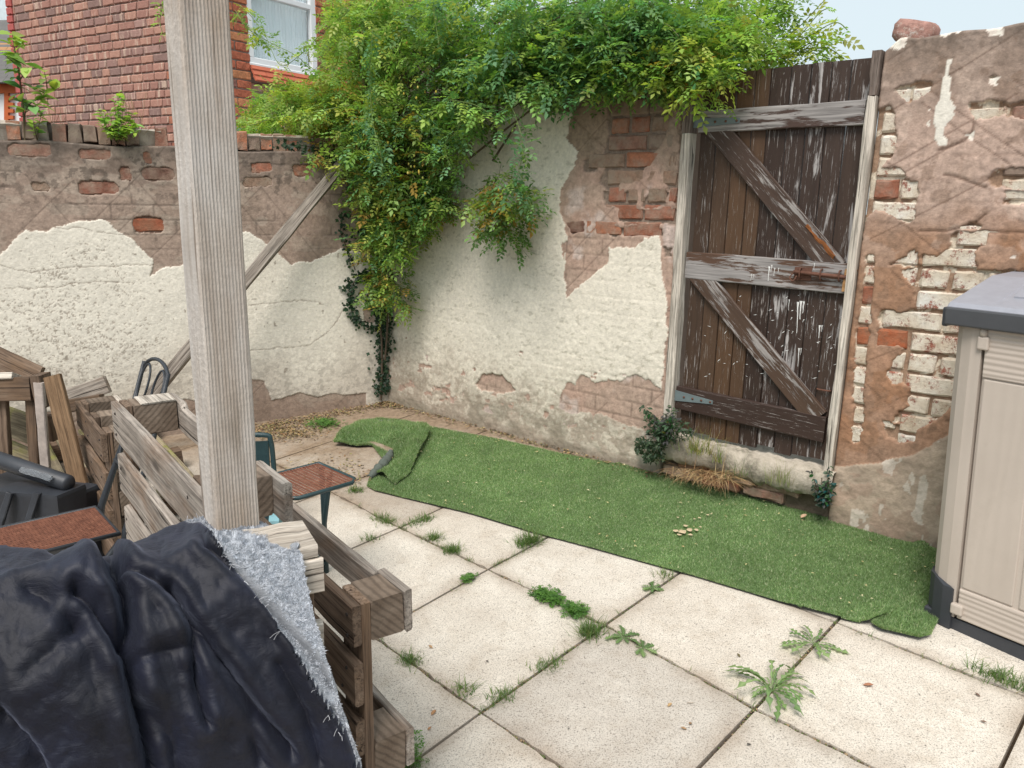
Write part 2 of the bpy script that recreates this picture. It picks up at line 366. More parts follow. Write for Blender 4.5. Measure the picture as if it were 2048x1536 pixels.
def scoring(U, Z, seed, th=(0.62, -0.68), sp=.17):
    g = np.zeros_like(U)
    for k, a in enumerate(th):
        d = U * math.sin(a) + Z * math.cos(a) + .012 * fbm(U * 3, Z * 3, seed + k); s = U * math.cos(a) - Z * math.sin(a)
        d = d + .02 * np.sin(s * 1.7 + k) ; i = np.round(d / sp); off = (_h(i.astype(int), (i * 0).astype(int), seed + 5 + k) - .5) * sp * .8
        dd = np.abs(d - i * sp - off); on = vn(s * 2.6 + i * 7.3, i * 3.1, seed + 9 + k) > .5
        g = np.maximum(g, np.exp(-(dd / .0034)**2) * on)
    return g
M_core = plain('wall_core', (.26, .19, .15), .95, .1, .4, 9, .5)
brickvar = []
def brick_mesh(L, Hh, T, mat, seed, amp=.003):
    rs = np.random.default_rng(seed); nx, nz = 7, 4; V = []; b = .007
    xs = np.concatenate([[0], np.linspace(b, L - b, nx - 2), [L]]); zs = np.concatenate([[0], np.linspace(b, Hh - b, nz - 2), [Hh]])
    for j, z in enumerate(zs):
        for i, x in enumerate(xs):
            e = (i in (0, nx - 1)) + (j in (0, nz - 1)); y = (.007 if e == 1 else .012 if e == 2 else 0) + rs.uniform(-amp, amp)
            V.append((x - L / 2 + rs.uniform(-.003, .003), y, z - Hh / 2 + rs.uniform(-.003, .003)))
    Fc = [(j * nx + i, j * nx + i + 1, (j + 1) * nx + i + 1, (j + 1) * nx + i) for j in range(nz - 1) for i in range(nx - 1)]
    ring = list(range(nx)) + [j * nx + nx - 1 for j in range(1, nz)] + [(nz - 1) * nx + i for i in range(nx - 2, -1, -1)] + [j * nx for j in range(nz - 2, 0, -1)]
    b0 = len(V)
    for i in ring: V.append((V[i][0], T, V[i][2]))
    for k in range(len(ring)): k2 = (k + 1) % len(ring); Fc.append((ring[k2], ring[k], b0 + k, b0 + k2))
    me = mkmesh('brick', V, Fc); me.materials.append(mat); return me
BM = {}
def brick(pl, u, z, L, Hh, mat, parent, h=-.010, name='brick', rot=0.0, T=.1, amp=.003):
    key = (round(L, 3), round(Hh, 3), mat.name, R.randrange(4), T)
    if key not in BM: BM[key] = brick_mesh(L, Hh, T, mat, hash((key[0], key[1], key[3])) % 9999, amp)
    p = pl.at(u, z, h + R.uniform(-.002, .002)); y = -pl.n; M = Matrix(((pl.e[0], y[0], 0, p[0]), (pl.e[1], y[1], 0, p[1]), (0, 0, 1, p[2]), (0, 0, 0, 1)))
    if np.cross(np.array([0, 0, 1.0]), pl.e) @ y < 0: M = Matrix(((-pl.e[0], y[0], 0, p[0]), (-pl.e[1], y[1], 0, p[1]), (0, 0, 1, p[2]), (0, 0, 0, 1)))
    M = M @ Matrix.Rotation(R.uniform(-.012, .012) + rot, 4, 'Y'); return inst(name, BM[key], parent, M)
Z6 = (1100, 120, .2604); Z7 = (1050, 450, .3418); ZR = (1720, 60, .3254); ZQ = (1748, 480, .3386); Z1 = (0, 0, .3418); Z5 = (0, 500, .3418)
CREAM = (.69, .64, .545); PINK = (.42, .285, .225); BROWN = (.33, .24, .18); ORANGE = (.30, .160, .09)
def pert(U, Z, seed, a=.012, f=14):
    return U + (fbm(U * f, Z * f, seed) - .5) * 2.6 * a + (fbm(U * 55, Z * 55, seed + 3, 2) - .5) * a * 1.3, Z + (fbm(U * f, Z * f, seed + 50) - .5) * 2.6 * a + (fbm(U * 55, Z * 55, seed + 4, 2) - .5) * a * 1.3
# ---- back wall, left of the gate
brownL = zp(*Z6, [(300, -400), (185, 250), (185, 390), (150, 480), (120, 600), (170, 670), (215, 710), (185, 800), (160, 860), (125, 930), (80, 990), (70, 1080), (80, 1200), (120, 1270), (130, 1400), (80, 1420), (105, 1536)]) + zp(*Z7, [(235, 160), (225, 290), (240, 340), (245, 430), (275, 400), (330, 340), (400, 290), (470, 235), (495, 190), (490, 135), (560, 140), (640, 130), (700, 80), (780, 60), (800, 130), (800, 260), (820, 400), (830, 620), (820, 780), (800, 960), (740, 920), (640, 865), (580, 910), (480, 900), (400, 925), (330, 880), (310, 890), (300, 940), (240, 930), (200, 1000), (195, 1060), (270, 1110), (380, 1090), (450, 1110), (560, 1160), (680, 1200), (800, 1250), (870, 1400), (1000, 1300), (1000, -600)]) + [(1440, 60), (1180, 60)]
holeL = zp(450, 600, .3418, [(1470, 490), (1500, 440), (1560, 428), (1620, 440), (1670, 480), (1700, 530), (1600, 550), (1500, 530)])
slopeband = [(700, 60), (700, 190), (1000, 205), (1060, 212), (1100, 226), (1148, 222), (1200, 200), (1240, 160), (1240, 60)]
def ghost(U, Z, seed, c=.0865):
    r = np.floor(Z / c); fz = np.abs(Z / c - r - .5); fu = (U / .232 + (r % 2) * .5) % 1; fu = np.abs(fu - .5); wob = .03 * (fbm(U * 20, Z * 20, seed) - .5)
    g = np.maximum(sst(.42, .47, fz + wob), sst(.465, .485, fu + wob * .4)); return g * sst(.42, .56, fbm(U * 3.5, Z * 5, seed + 7, 3))
brkL = [zp(*Z6, p) for p in ([(430, 60), (1060, 40), (1070, 300), (860, 310), (900, 420), (880, 600), (760, 760), (700, 880), (560, 860), (520, 1000), (420, 1000), (360, 930), (420, 800), (410, 690), (440, 600), (420, 420), (450, 280), (430, 190)],
    [(250, 765), (350, 770), (350, 850), (255, 850)], [(880, 940), (900, 890), (1040, 870), (1040, 1140), (960, 1140), (950, 1000), (880, 990)], [(395, 1010), (660, 1010), (650, 1130), (420, 1130)], [(700, 1060), (790, 1000), (890, 1010), (880, 1110), (820, 1130), (700, 1120)],
    [(530, 1150), (960, 1150), (960, 1260), (530, 1250)], [(140, 1255), (260, 1265), (250, 1330), (160, 1350)], [(430, 1270), (700, 1275), (860, 1290), (860, 1350), (470, 1345)], [(870, 1440), (935, 1440), (930, 1520), (880, 1520)], [(980, 300), (1070, 320), (1050, 860), (990, 860), (1000, 480)])]
def cls_back_left(U, Z, ZT):
    u, z = pert(U, Z, 3); cl = np.full(U.shape, 2); s = fbm(U * 5, Z * 5, 21); f = fbm(U * 40, Z * 40, 22)
    P = lambda pts: inpoly(u, z, polyuz(BW, pts))
    br = P(brownL); band = P(slopeband); cl[br | band] = 1; hl = P(holeL); cl[hl] = 1
    ir = (fbm(U * 15, Z * 22, 31, 6) > .685 + .12 * sst(.5, .95, Z)) & (Z < .85 + .2 * s) & (Z > .42); cl[ir & (cl == 2)] = 1
    ex = np.zeros(U.shape, bool)
    for b in brkL: ex |= P(b)
    cl[ex] = 0
    low = sst(.78, .5, Z + (s - .5) * .35)
    H = np.where(cl == 2, .0 + .003 * (fbm(U * 12, Z * 12, 5) - .5) - .0012 * (np.abs(((Z + .01 * fbm(U * 3, Z * 3, 88)) / .0845) % 1 - .5) < .06) * (fbm(U * 4, Z * 9, 89) > .5) + .0035 * (f - .5) * (.35 + sst(1.5, .8, Z)), 0.0)
    H = H + (cl == 2) * low * (.009 * (fbm(U * 26, Z * 30, 8, 5) - .5) - .003)
    sc = scoring(U, Z, 41, (.62, -.75), .2); H = np.where(cl == 1, -.0055 + .002 * (fbm(U * 10, Z * 10, 6) - .5) + .0015 * (f - .5) - .0012 * sc, H); H = np.where(cl == 0, -.017 + .005 * (f - .5), H)
    H = H - hl * .006
    C = np.ones(U.shape + (3,)) * np.array(CREAM); C = C * (.93 + .14 * s)[..., None]
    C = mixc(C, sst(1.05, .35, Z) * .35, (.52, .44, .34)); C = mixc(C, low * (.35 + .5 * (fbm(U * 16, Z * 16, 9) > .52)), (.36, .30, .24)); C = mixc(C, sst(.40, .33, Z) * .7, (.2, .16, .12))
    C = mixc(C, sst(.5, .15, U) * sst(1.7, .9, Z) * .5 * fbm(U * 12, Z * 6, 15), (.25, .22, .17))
    C = mixc(C, (fbm(U * 30, Z * 60, 16) > .70) * .4, (.3, .27, .2)); C = C * (.90 + .2 * fbm(U * 70, Z * 70, 18, 3))[..., None]; C = mixc(C, sst(1.0, .45, Z) * (fbm(U * 45, Z * 55, 19) > .56) * .55, (.34, .28, .22)); C = mixc(C, sst(.62, .42, Z) * sst(.45, .6, fbm(U * 6, Z * 9, 23)) * .6, (.24, .21, .16))
    gh = ghost(U, Z, 201, .0845); H = H - (cl == 1) * .0022 * gh; pk = fbm(U * 4, Z * 4, 12); Cb = mixc(np.ones(U.shape + (3,)) * np.array(PINK), sst(.35, .65, pk) * .6, (.38, .29, .23))
    Cb = mixc(Cb, sst(1.75, 2.05, Z + (s - .5) * .5) * .75, (.27, .205, .15)); Cb = mixc(Cb, sst(.56, .7, fbm(U * 7, Z * 7, 14)) * sst(1.95, 1.7, Z) * .7, (.55, .46, .42))
    Cb = mixc(Cb, sc * .55, (.13, .085, .06)); Cb = mixc(Cb, gh * .45, (.17, .12, .09)); Cb = mixc(Cb, band * sst(2.0, 2.3, Z) * (.4 + .5 * s), (.12, .09, .07)); Cb = mixc(Cb, band * (fbm(U * 25, Z * 12, 77) > .5) * .5, (.09, .065, .05))
    Cb = mixc(Cb, (vn(U * 120, Z * 120, 70) > .9) * .3, (.15, .1, .08)); Cb = Cb * (.85 + .3 * fbm(U * 50, Z * 50, 24, 4))[..., None]
    Cm = np.ones(U.shape + (3,)) * np.array((.27, .205, .16)) * (.6 + .6 * f)[..., None]
    C = np.where((cl == 1)[..., None], Cb, C); C = np.where((cl == 0)[..., None], Cm, C); cls_back_left.ex = (U, Z, cl == 0); return cl, H, C
def wtopL(u): return 2.335 + .012 * (np.sin(u * 7) + np.sin(u * 23)) - .03 * sst(.3, -.1, u)
wb = thing('rendered_back_wall', 'tall crumbling cream and brown rendered brick wall either side of the plank gate', 'wall', BW.at(1.8, .3))
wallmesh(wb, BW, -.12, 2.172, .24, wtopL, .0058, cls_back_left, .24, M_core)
def lay(pl, grid, ua, ub, z0, z1, course, mats, root, phase=0.0, lens=(.218, .105), frac=.18, h=-.010):
    U, Z, E = grid; k = 0; z = z0
    while z < z1:
        off = (k % 2) * .11 + phase; x = ua - .3 + off; j = 0
        while x < ub:
            L = lens[0] if (k + j) % 3 else lens[0]
            if k % 4 == 3: L = lens[1]
            q = (U > x) & (U < x + L) & (Z > z - course / 2) & (Z < z + course / 2)
            if x + L <= ua: Lc = 0; x0b = x
            elif x < ua: Lc = x + L - ua - .004; x0b = ua + .004
            elif x + L > ub: Lc = ub - x - .004; x0b = x
            else: Lc = L; x0b = x
            if Lc > .03 and q.any() and E[q].mean() > frac: brick(pl, x0b + round(Lc, 2) / 2, z, round(Lc, 2), course - .013, mats(x + L / 2, z), root, h)
            if False: brick(pl, x + L / 2, z, L, course - .013, mats(x + L / 2, z), root, h)
            x += L + .012; j += 1
        z += course; k += 1
lay(BW, cls_back_left.ex, .9, 2.155, .48, 2.26, .0845, lambda u, z: M_brick if (R.random() < .25 or (z < 1.72 and R.random() < .55)) else M_dusty, wb, h=-.0055)
for px, wpx, hh, mt in ((1222, 28, .12, M_dusty), (1262, 30, .12, M_dusty), (1297, 26, .12, M_dusty), (1329, 34, .125, M_bare), (1362, 22, .115, M_dusty)):
    u, z = BW.uz(px, 155); brick(BW, u, 2.285, wpx * .0027, hh, mt, wb, h=.012)
# ---- back wall, right of the gate
expR = [zp(*ZR, p) for p in ([(-40, 480), (200, 480), (215, 560), (215, 680), (180, 790), (110, 850), (240, 870), (270, 910), (300, 930), (350, 925), (355, 990), (350, 1080), (330, 1150), (290, 1200), (180, 1130), (110, 1090), (50, 1130), (20, 1210), (0, 1300), (-80, 1300)],
    [(215, 370), (290, 330), (430, 315), (435, 345), (380, 400), (310, 435), (250, 400)], [(645, 455), (700, 450), (870, 440), (880, 520), (820, 540), (700, 550), (650, 490)], [(880, 440), (1200, 430), (1200, 530), (1000, 535), (890, 520)],
    [(780, 960), (790, 880), (830, 850), (1200, 830), (1200, 970), (860, 965)], [(880, 990), (1200, 980), (1200, 1060), (860, 1080), (900, 1030)], [(820, 280), (860, 290), (850, 340), (815, 345)],
    [(560, 1245), (790, 1250), (770, 1320), (700, 1350), (700, 1480), (540, 1490), (360, 1450), (360, 1370), (450, 1400), (540, 1350)], [(330, 1340), (340, 1460), (180, 1440), (290, 1400)], [(600, 1220), (700, 1190), (750, 1210), (720, 1230)])] + \
    [zp(*ZQ, p) for p in ([(260, 150), (370, 110), (580, 70), (580, 180), (640, 180), (900, 190), (900, 700), (380, 1050), (250, 1130), (240, 1190), (70, 1180), (60, 1090), (180, 1090), (110, 1070), (150, 1000), (220, 990), (205, 960), (215, 880), (160, 840), (100, 850), (75, 800), (100, 720), (180, 640), (150, 620), (20, 620), (20, 440), (60, 400), (190, 420), (240, 400), (240, 300), (160, 180)],
    [(-60, 100), (-10, 100), (-20, 400), (-45, 700), (-70, 1000), (-90, 1200), (-130, 1200), (-110, 600)])]
tongue = zp(*ZR, [(535, 190), (575, 190), (560, 250), (570, 380), (550, 420), (575, 480), (565, 540), (520, 590), (520, 640), (548, 720), (485, 720), (455, 680), (465, 640), (455, 560), (470, 480), (510, 340), (530, 260)])
tops = [zp(*ZR, p) for p in ([(170, 60), (220, 20), (290, 30), (285, 80), (230, 118), (190, 110)], [(470, 0), (620, -20), (630, 10), (500, 45)], [(770, -60), (880, -70), (870, 30), (800, 35)])]
spots = [zp(*ZR, p) for p in ([(820, 290), (860, 285), (855, 350), (810, 345)], [(410, 480), (440, 470), (430, 490)], [(395, 600), (430, 560), (425, 590)], [(650, 650), (690, 630), (680, 680)], [(910, 1395), (980, 1380), (950, 1410)])]
def cls_back_right(U, Z, ZT):
    u, z = pert(U, Z, 63, .011); cl = np.full(U.shape, 1); s = fbm(U * 5, Z * 5, 61); f = fbm(U * 40, Z * 40, 62)
    P = lambda pts: inpoly(u, z, polyuz(BW, pts)); ex = np.zeros(U.shape, bool)
    for b in expR: ex |= P(b)
    cl[ex] = 0; tg = P(tongue); wh = np.zeros(U.shape, bool)
    for b in tops + spots: wh |= P(b)
    cl[tg | wh] = 2; rough = (Z < .60 + .14 * (s - .5) + .30 * sst(3.15, 3.6, U)) & ~ex; cl[rough] = 2
    sc = scoring(U, Z, 83, (.66, -.56), .15); H = -.003 + .0035 * (fbm(U * 5, Z * 5, 6) - .5) + .0014 * (f - .5) - .0012 * sc + .0018 * (fbm(U * 16, Z * 16, 91) > .6)
    H = np.where(tg, -.001, H); H = np.where(wh, -.0055, H); H = np.where(rough, .002 + .012 * (fbm(U * 13, Z * 13, 68, 5) - .5) + .007 * (f - .5), H); H = np.where(cl == 0, -.020 + .005 * (f - .5), H)
    crack = dseg(U, Z, polyuz(BW, zp(*ZR, [(365, 1235), (540, 1235), (700, 1190), (770, 1130)]))); crack = np.minimum(crack, dseg(U, Z, polyuz(BW, zp(*ZR, [(760, 1240), (1100, 1245)]))))
    crack = np.minimum(crack, dseg(U, Z, polyuz(BW, zp(*ZR, [(515, 890), (590, 900), (700, 945), (770, 970)])))); crack = np.minimum(crack, dseg(U, Z, polyuz(BW, zp(*ZR, [(480, 740), (550, 720), (640, 680), (690, 620), (700, 560)])))); ck = np.exp(-(crack / .0045)**2); H = H - .006 * ck
    Cb = np.ones(U.shape + (3,)) * np.array((.44, .32, .26)); Cb = mixc(Cb, sst(1.72, 1.48, Z + (s - .5) * .3) * .95, ORANGE); Cb = mixc(Cb, sst(1.98, 2.2, Z + (s - .5) * .35) * .75, (.235, .18, .145))
    Cb = mixc(Cb, sst(.5, .7, fbm(U * 3, Z * 3, 64)) * .35, (.27, .19, .14)); Cb = mixc(Cb, sst(.56, .6, fbm(U * 8, Z * 8, 164, 6)) * (.12 + .3 * sst(1.4, 1.7, Z)), (.52, .40, .33)); Cb = mixc(Cb, (fbm(U * 20, Z * 20, 165, 5) > .63) * .4, (.2, .13, .09)); Cb = mixc(Cb, np.maximum(sc * .8, ck) * .75, (.10, .055, .035)); gh = ghost(U, Z, 221) * .6; H = H - (cl == 1) * .0018 * gh; Cb = mixc(Cb, gh * .3, (.18, .11, .075)); Cb = mixc(Cb, sst(2.2, 2.36, Z) * (.3 + .5 * f), (.12, .10, .085))
    Cb = mixc(Cb, (vn(U * 110, Z * 110, 71) > .9) * .3, (.16, .1, .07)); Cb = Cb * (.84 + .32 * fbm(U * 45, Z * 45, 24, 4))[..., None]
    C2 = np.ones(U.shape + (3,)) * np.array((.72, .68, .60)) * (.9 + .2 * s)[..., None]; C2 = mixc(C2, wh * .3 * (f > .45), (.5, .35, .3)); Cr = np.ones(U.shape + (3,)) * np.array((.41, .325, .25)) * (.7 + .6 * fbm(U * 14, Z * 14, 66))[..., None]
    Cr = mixc(Cr, sst(.42, .32, Z) * .5, (.16, .12, .09)); Cr = mixc(Cr, (fbm(U * 8, Z * 8, 67) > .6) * .5, (.36, .25, .19)); Cr = mixc(Cr, (fbm(U * 20, Z * 9, 69) > .63) * .6, (.62, .57, .5))
    C2 = np.where(rough[..., None], Cr, C2); Cm = np.ones(U.shape + (3,)) * np.array((.38, .25, .17)) * (.55 + .6 * f)[..., None]; Cm = mixc(Cm, fbm(U * 14, Z * 14, 92, 5) > .52, (.62, .54, .43))
    C = np.where((cl == 1)[..., None], Cb, C2); C = np.where((cl == 0)[..., None], Cm, C); cls_back_right.ex = (U, Z, cl == 0); return cl, H, C
def wtopR(u): return 2.358 + .003 * (np.sin(u * 9 + 1) + np.sin(u * 31)) + .006 * (vn(u * 14, u * 0, 3) - .5) - .045 * sst(3.10, 3.03, u)
wallmesh(wb, BW, 3.03, 4.5, .22, wtopR, .0058, cls_back_right, .24, M_core)
redspots = polyuz(BW, zp(*ZQ, [(10, 400), (190, 400), (190, 640), (10, 640)])); redtop = polyuz(BW, zp(*ZR, [(60, 470), (215, 470), (215, 590), (60, 590)]))
def rmat(u, z):
    q = lambda p: bool(inpoly(np.array([u]), np.array([z]), p)[0])
    if q(redspots) or q(redtop): return M_bare if q(redspots) else M_brick
    if z > 1.62 and u > 3.45: return M_painted if R.random() < .5 else M_dusty
    return M_painted if R.random() < .9 else M_brick
lay(BW, cls_back_right.ex, 3.055, 4.7, .48, 2.3, .0865, rmat, wb, phase=.06, h=-.008)
# threshold under the gate: cement lip over a course of old bricks
def lip():
    V = []; Fc = []; n = 40; prof = [(-.2, .548), (.03, .552), (.052, .535), (.058, .49), (.052, .45), (.02, .43), (-.2, .43)]
    for i in range(n + 1):
        u = 2.17 + (3.05 - 2.17) * i / n
        for k, (h, z) in enumerate(prof): V.append(BW.at(u, z + (R.uniform(-.012, .01) if 0 < k < 6 else 0) - (.02 * fbm(np.array(u * 9), np.array(0.), 3) if k in (4, 5) else 0), h + (R.uniform(-.007, .007) if 0 < k < 6 else 0)))
    for i in range(n):
        for k in range(6): a = i * 7 + k; Fc.append((a, a + 7, a + 8, a + 1))
    obj('threshold', V, Fc, M_lip, wb, smooth=True)
m = NM('threshold_cement', .9, .2); v = m.coord(); c = m.ramp(m.noise(v, 9, 8, .7), [(.35, (.17, .155, .12)), (.5, (.42, .37, .30)), (.7, (.56, .50, .42))]); m.base(c); m.bump(m.noise(v, 60, 8, .7), .9, .01); M_lip = m.m
lip()
wallc = lambda U, Z, ZT: (np.zeros(U.shape, int), -.03 + .012 * fbm(U * 20, Z * 20, 4), np.ones(U.shape + (3,)) * np.array((.15, .115, .085)) * (.6 + .8 * fbm(U * 15, Z * 15, 5))[..., None])
wallmesh(wb, BW, 2.15, 3.06, .22, lambda u: .44 + 0 * u, .012, wallc, .22, M_core)
for k, zc in enumerate((.355, .405)):
    u = 2.2 + .07 * k
    while u < 2.84: brick(BW, u + .1, zc + .01, .2, .048, M_dusty if R.random() < .6 else M_brick, wb, h=.018 + R.uniform(-.012, .012), amp=.006); u += .215
# ---- left wall
creamA = zp(*Z1, [(-900, 1700), (-300, 1500), (0, 1500), (60, 1430), (150, 1345), (270, 1350), (400, 1310), (590, 1278), (640, 1290), (690, 1350), (780, 1400), (850, 1480)]) + zp(*Z5, [(900, 60), (890, 110), (880, 145), (950, 110), (1060, 95), (1160, 60)]) + zp(*Z1, [(1300, 1400), (1445, 1345), (1520, 1400), (1600, 1450)]) + zp(*Z5, [(1640, 30), (1700, 95), (1740, 75), (1830, 60), (1900, 40)]) + zp(640, 380, .2863, [(0, 470), (60, 450), (150, 400), (200, 420), (290, 430), (420, 480)]) + [(790, 520), (790, 900), (560, 900), (555, 825), (527, 762), (500, 760), (480, 900), (-900, 1300)]
holesW = [(195, 376, 82, 27, 'r'), (297, 450, 62, 34, 'o'), (251, 348, 24, 28, 'r'), (317, 348, 68, 26, 'r'), (190, 308, 62, 22, 'r'), (523, 336, 40, 20, 'r'), (607, 341, 38, 24, 'r'), (515, 364, 60, 20, 'd'), (295, 316, 18, 22, 'r'), (80, 372, 36, 18, 'd'), (60, 300, 90, 28, 'd')]
def cls_left(U, Z, ZT):
    u, z = pert(U, Z, 103, .010); cl = np.full(U.shape, 1); s = fbm(U * 5, Z * 5, 101); f = fbm(U * 40, Z * 40, 102)
    cr = inpoly(u, z, polyuz(LW, creamA)); cl[cr] = 2; sq = inpoly(u, z, polyuz(LW, zp(640, 380, .2863, [(305, 830), (370, 840), (385, 930), (300, 930)]))); cl[sq] = 1
    cl[(Z < .42 + .12 * (s - .5)) & (U < -.15)] = 1; ex = np.zeros(U.shape, bool)
    for x, y, w_, h_, t in holesW:
        a, b = LW.uz(x, y); a1, b1 = LW.uz(x + w_ / 2, y + h_ / 2); ex |= (np.abs((u - a) / (a1 - a))**4 + np.abs((z - b) / (b1 - b))**4) < 1
    cl[ex] = 0; sc = scoring(U, Z, 141, (.95, -.8), .22); H = np.where(cl == 2, .000 + .003 * (fbm(U * 9, Z * 9, 5) - .5) + .002 * (f - .5), -.005 + .005 * (fbm(U * 6, Z * 10, 6) - .5) + .002 * (f - .5) - .001 * sc * (cl == 1)); H = np.where(cl == 0, -.018, H)
    crk = np.full(U.shape, 9.)
    for ln in ([(0, 532), (60, 545), (150, 534), (307, 529)], [(10, 578), (120, 572), (190, 563), (260, 565)], [(60, 461), (150, 455), (250, 470)], [(500, 700), (620, 690), (660, 660), (690, 615)], [(500, 610), (600, 600), (640, 605)]): crk = np.minimum(crk, dseg(u, z, polyuz(LW, ln)))
    ck = np.exp(-(crk / .0026)**2); H = H - .0022 * ck
    C = np.ones(U.shape + (3,)) * np.array((.72, .675, .585)) * (.94 + .12 * s)[..., None]
    bl = np.zeros(U.shape)
    for x, y, r in ((110, 620, .33), (60, 690, .3), (200, 690, .4), (150, 760, .36), (260, 700, .25), (190, 510, .14), (130, 545, .2), (230, 570, .2), (30, 760, .25)):
        a, b = LW.uz(x, y); bl = np.maximum(bl, np.exp(-((U - a)**2 + ((Z - b) * 1.4)**2) / (r * r * .5)))
    sp = (vn(U * 150, Z * 150, 111) > .63) & (fbm(U * 45, Z * 55, 112) > .70 - .28 * bl) & (bl > .12); C = mixc(C, sp * .6, (.22, .17, .13)); H = H - sp * .0015
    C = mixc(C, (vn(U * 45, Z * 45, 118) > .93) * (fbm(U * 6, Z * 6, 119) > .5) * .7, (.2, .16, .12))
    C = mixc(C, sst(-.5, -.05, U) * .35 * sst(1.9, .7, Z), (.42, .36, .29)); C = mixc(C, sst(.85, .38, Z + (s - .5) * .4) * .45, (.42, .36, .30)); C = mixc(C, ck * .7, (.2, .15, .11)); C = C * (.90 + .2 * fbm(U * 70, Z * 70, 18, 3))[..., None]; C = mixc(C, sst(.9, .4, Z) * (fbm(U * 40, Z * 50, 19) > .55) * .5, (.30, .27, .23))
    Cb = mixc(np.ones(U.shape + (3,)) * np.array((.34, .255, .205)), sst(.4, .7, fbm(U * 6, Z * 6, 113)) * .5, (.24, .18, .14)); Cb = mixc(Cb, sst(1.68, 1.95, Z + (s - .5) * .5) * .8, (.17, .13, .105)); Cb = mixc(Cb, sst(.52, .64, fbm(U * 9, Z * 18, 114)) * .5, (.40, .33, .27))
    Cb = mixc(Cb, (fbm(U * 30, Z * 30, 115) > .62) * sst(1.45, 1.85, Z) * .55, (.07, .055, .045)); Cb = mixc(Cb, sc * .5, (.09, .065, .05)); gh = ghost(U, Z, 211) * sst(1.2, 1.6, Z); H = H - (cl == 1) * .0022 * gh; Cb = mixc(Cb, gh * .5, (.10, .075, .06)); Cb = mixc(Cb, sst(1.8, 1.98, Z + (s - .5) * .2) * .5, (.11, .09, .075)); Cb = mixc(Cb, sst(.5, .3, Z) * .4, (.2, .14, .1))
    C = np.where((cl == 1)[..., None], Cb, C); C = np.where((cl == 0)[..., None], np.array((.16, .10, .075)), C); return cl, H, C
wl = thing('rendered_side_wall', 'lower crumbling rendered wall on the left with a large cream patch and brick coping', 'wall', LW.at(-1.2, .2))
wallmesh(wl, LW, -2.75, .02, .0, lambda u: 1.985 + .008 * np.sin(u * 9), .0052, cls_left, .24, M_core)
for x, y, w_, h_, t in holesW:
    a, b = LW.uz(x, y); a1, b1 = LW.uz(x + w_ / 2, y + h_ / 2); brick(LW, a, b, abs(a1 - a) * 2 + .03, min(.076, abs(b1 - b) * 2 + .012), {'r': M_brick, 'o': M_bare, 'd': M_dusty}[t], wl, h=-.010)
u = -3.28
while u < -.02:                               # coping: bricks on edge, set back a little
    big = R.random() < .3; L = .075
    if u < -2.25 or (u > -1.2 and R.random() < .2): L = .22
    L = min(L, .0 - u + .02)
    V, Fc = beam_geo(L - .01, .19, .105 + R.uniform(-.012, .012), b=.008, n=2, jit=.005); p = LW.at(u, 2.035, -.125 + R.uniform(-.008, .008))
    if R.random() < .93: obj('coping_brick', V, Fc, M_dusty if R.random() < .75 else M_brick, wl, M=basis(p, LW.e, (0, 0, 1)) @ Matrix.Rotation(R.uniform(-.05, .05), 4, 'X'))
    u += L
V = []; Fc = []                               # broken mortar flaunching on top
n = 90
for i in range(n + 1):
    u = -3.3 + 3.3 * i / n; q = float(fbm(np.array(u * 5), np.array(1.), 8)); hi = .02 * q * (1 if u < -1.5 else .25)
    for h, z in ((-.2, 1.98), (-.19, 2.085 + hi), (-.05, 2.08 + hi * 1.3 + R.uniform(-.004, .004)), (-.028 + .01 * q, 2.07), (-.04, 2.045), (-.06, 1.98)): V.append(LW.at(u, z + R.uniform(-.003, .003), h + R.uniform(-.004, .004)))
for i in range(n):
    if float(fbm(np.array(i * .16), np.array(7.), 4)) > .47 or i < 38:
        for k in range(5): a = i * 6 + k; Fc.append((a, a + 6, a + 7, a + 1))
obj('mortar_flaunching', V, Fc, plain('pale_mortar', (.36, .32, .27), .95, .1, .45, 22, .8), wl)
# loose stone on the wall top
def rock(name, p, s, mat, seed, parent=None, **kw):
    import bmesh
    bm = bmesh.new(); bmesh.ops.create_icosphere(bm, subdivisions=3, radius=1); rs = random.Random(seed)
    for v in bm.verts:
        c = v.co.copy(); k = max(abs(c.x) / 1.0, abs(c.y), abs(c.z)); c = c / k * .75 + c * .25
        c += Vector([.10 * (float(fbm(np.array(c.x * 2 + i * 9), np.array(c.y * 2 + c.z * 2), seed)) - .5) for i in range(3)]); v.co = Vector((c.x * s[0], c.y * s[1], c.z * s[2]))
    V = [v.co[:] for v in bm.verts]; Fc = [[v.index for v in f.verts] for f in bm.faces]; bm.free(); V = np.array(V) @ np.array(Matrix.Rotation(.25, 3, 'Y').transposed()) if seed == 2 else np.array(V)
    Mr = Matrix.Translation(Vector([float(k) for k in p])) @ Matrix.Rotation(WB, 4, 'Z'); return obj(name, V, Fc, mat, parent, smooth=True, M=Mr, **kw)
u, z = BW.uz(1832, 60)
rock('loose_stone', BW.at(u - .02, 2.378, -.085), (.078, .065, .043), brickmat('weathered_pink_stone', [(0, (.42, .24, .2)), (.5, (.36, .2, .17))], paint=(.62, .55, .5), pamt=.42), 2, label='weathered pink brick lump lying loose on top of the wall right of the gate', cat='stone')
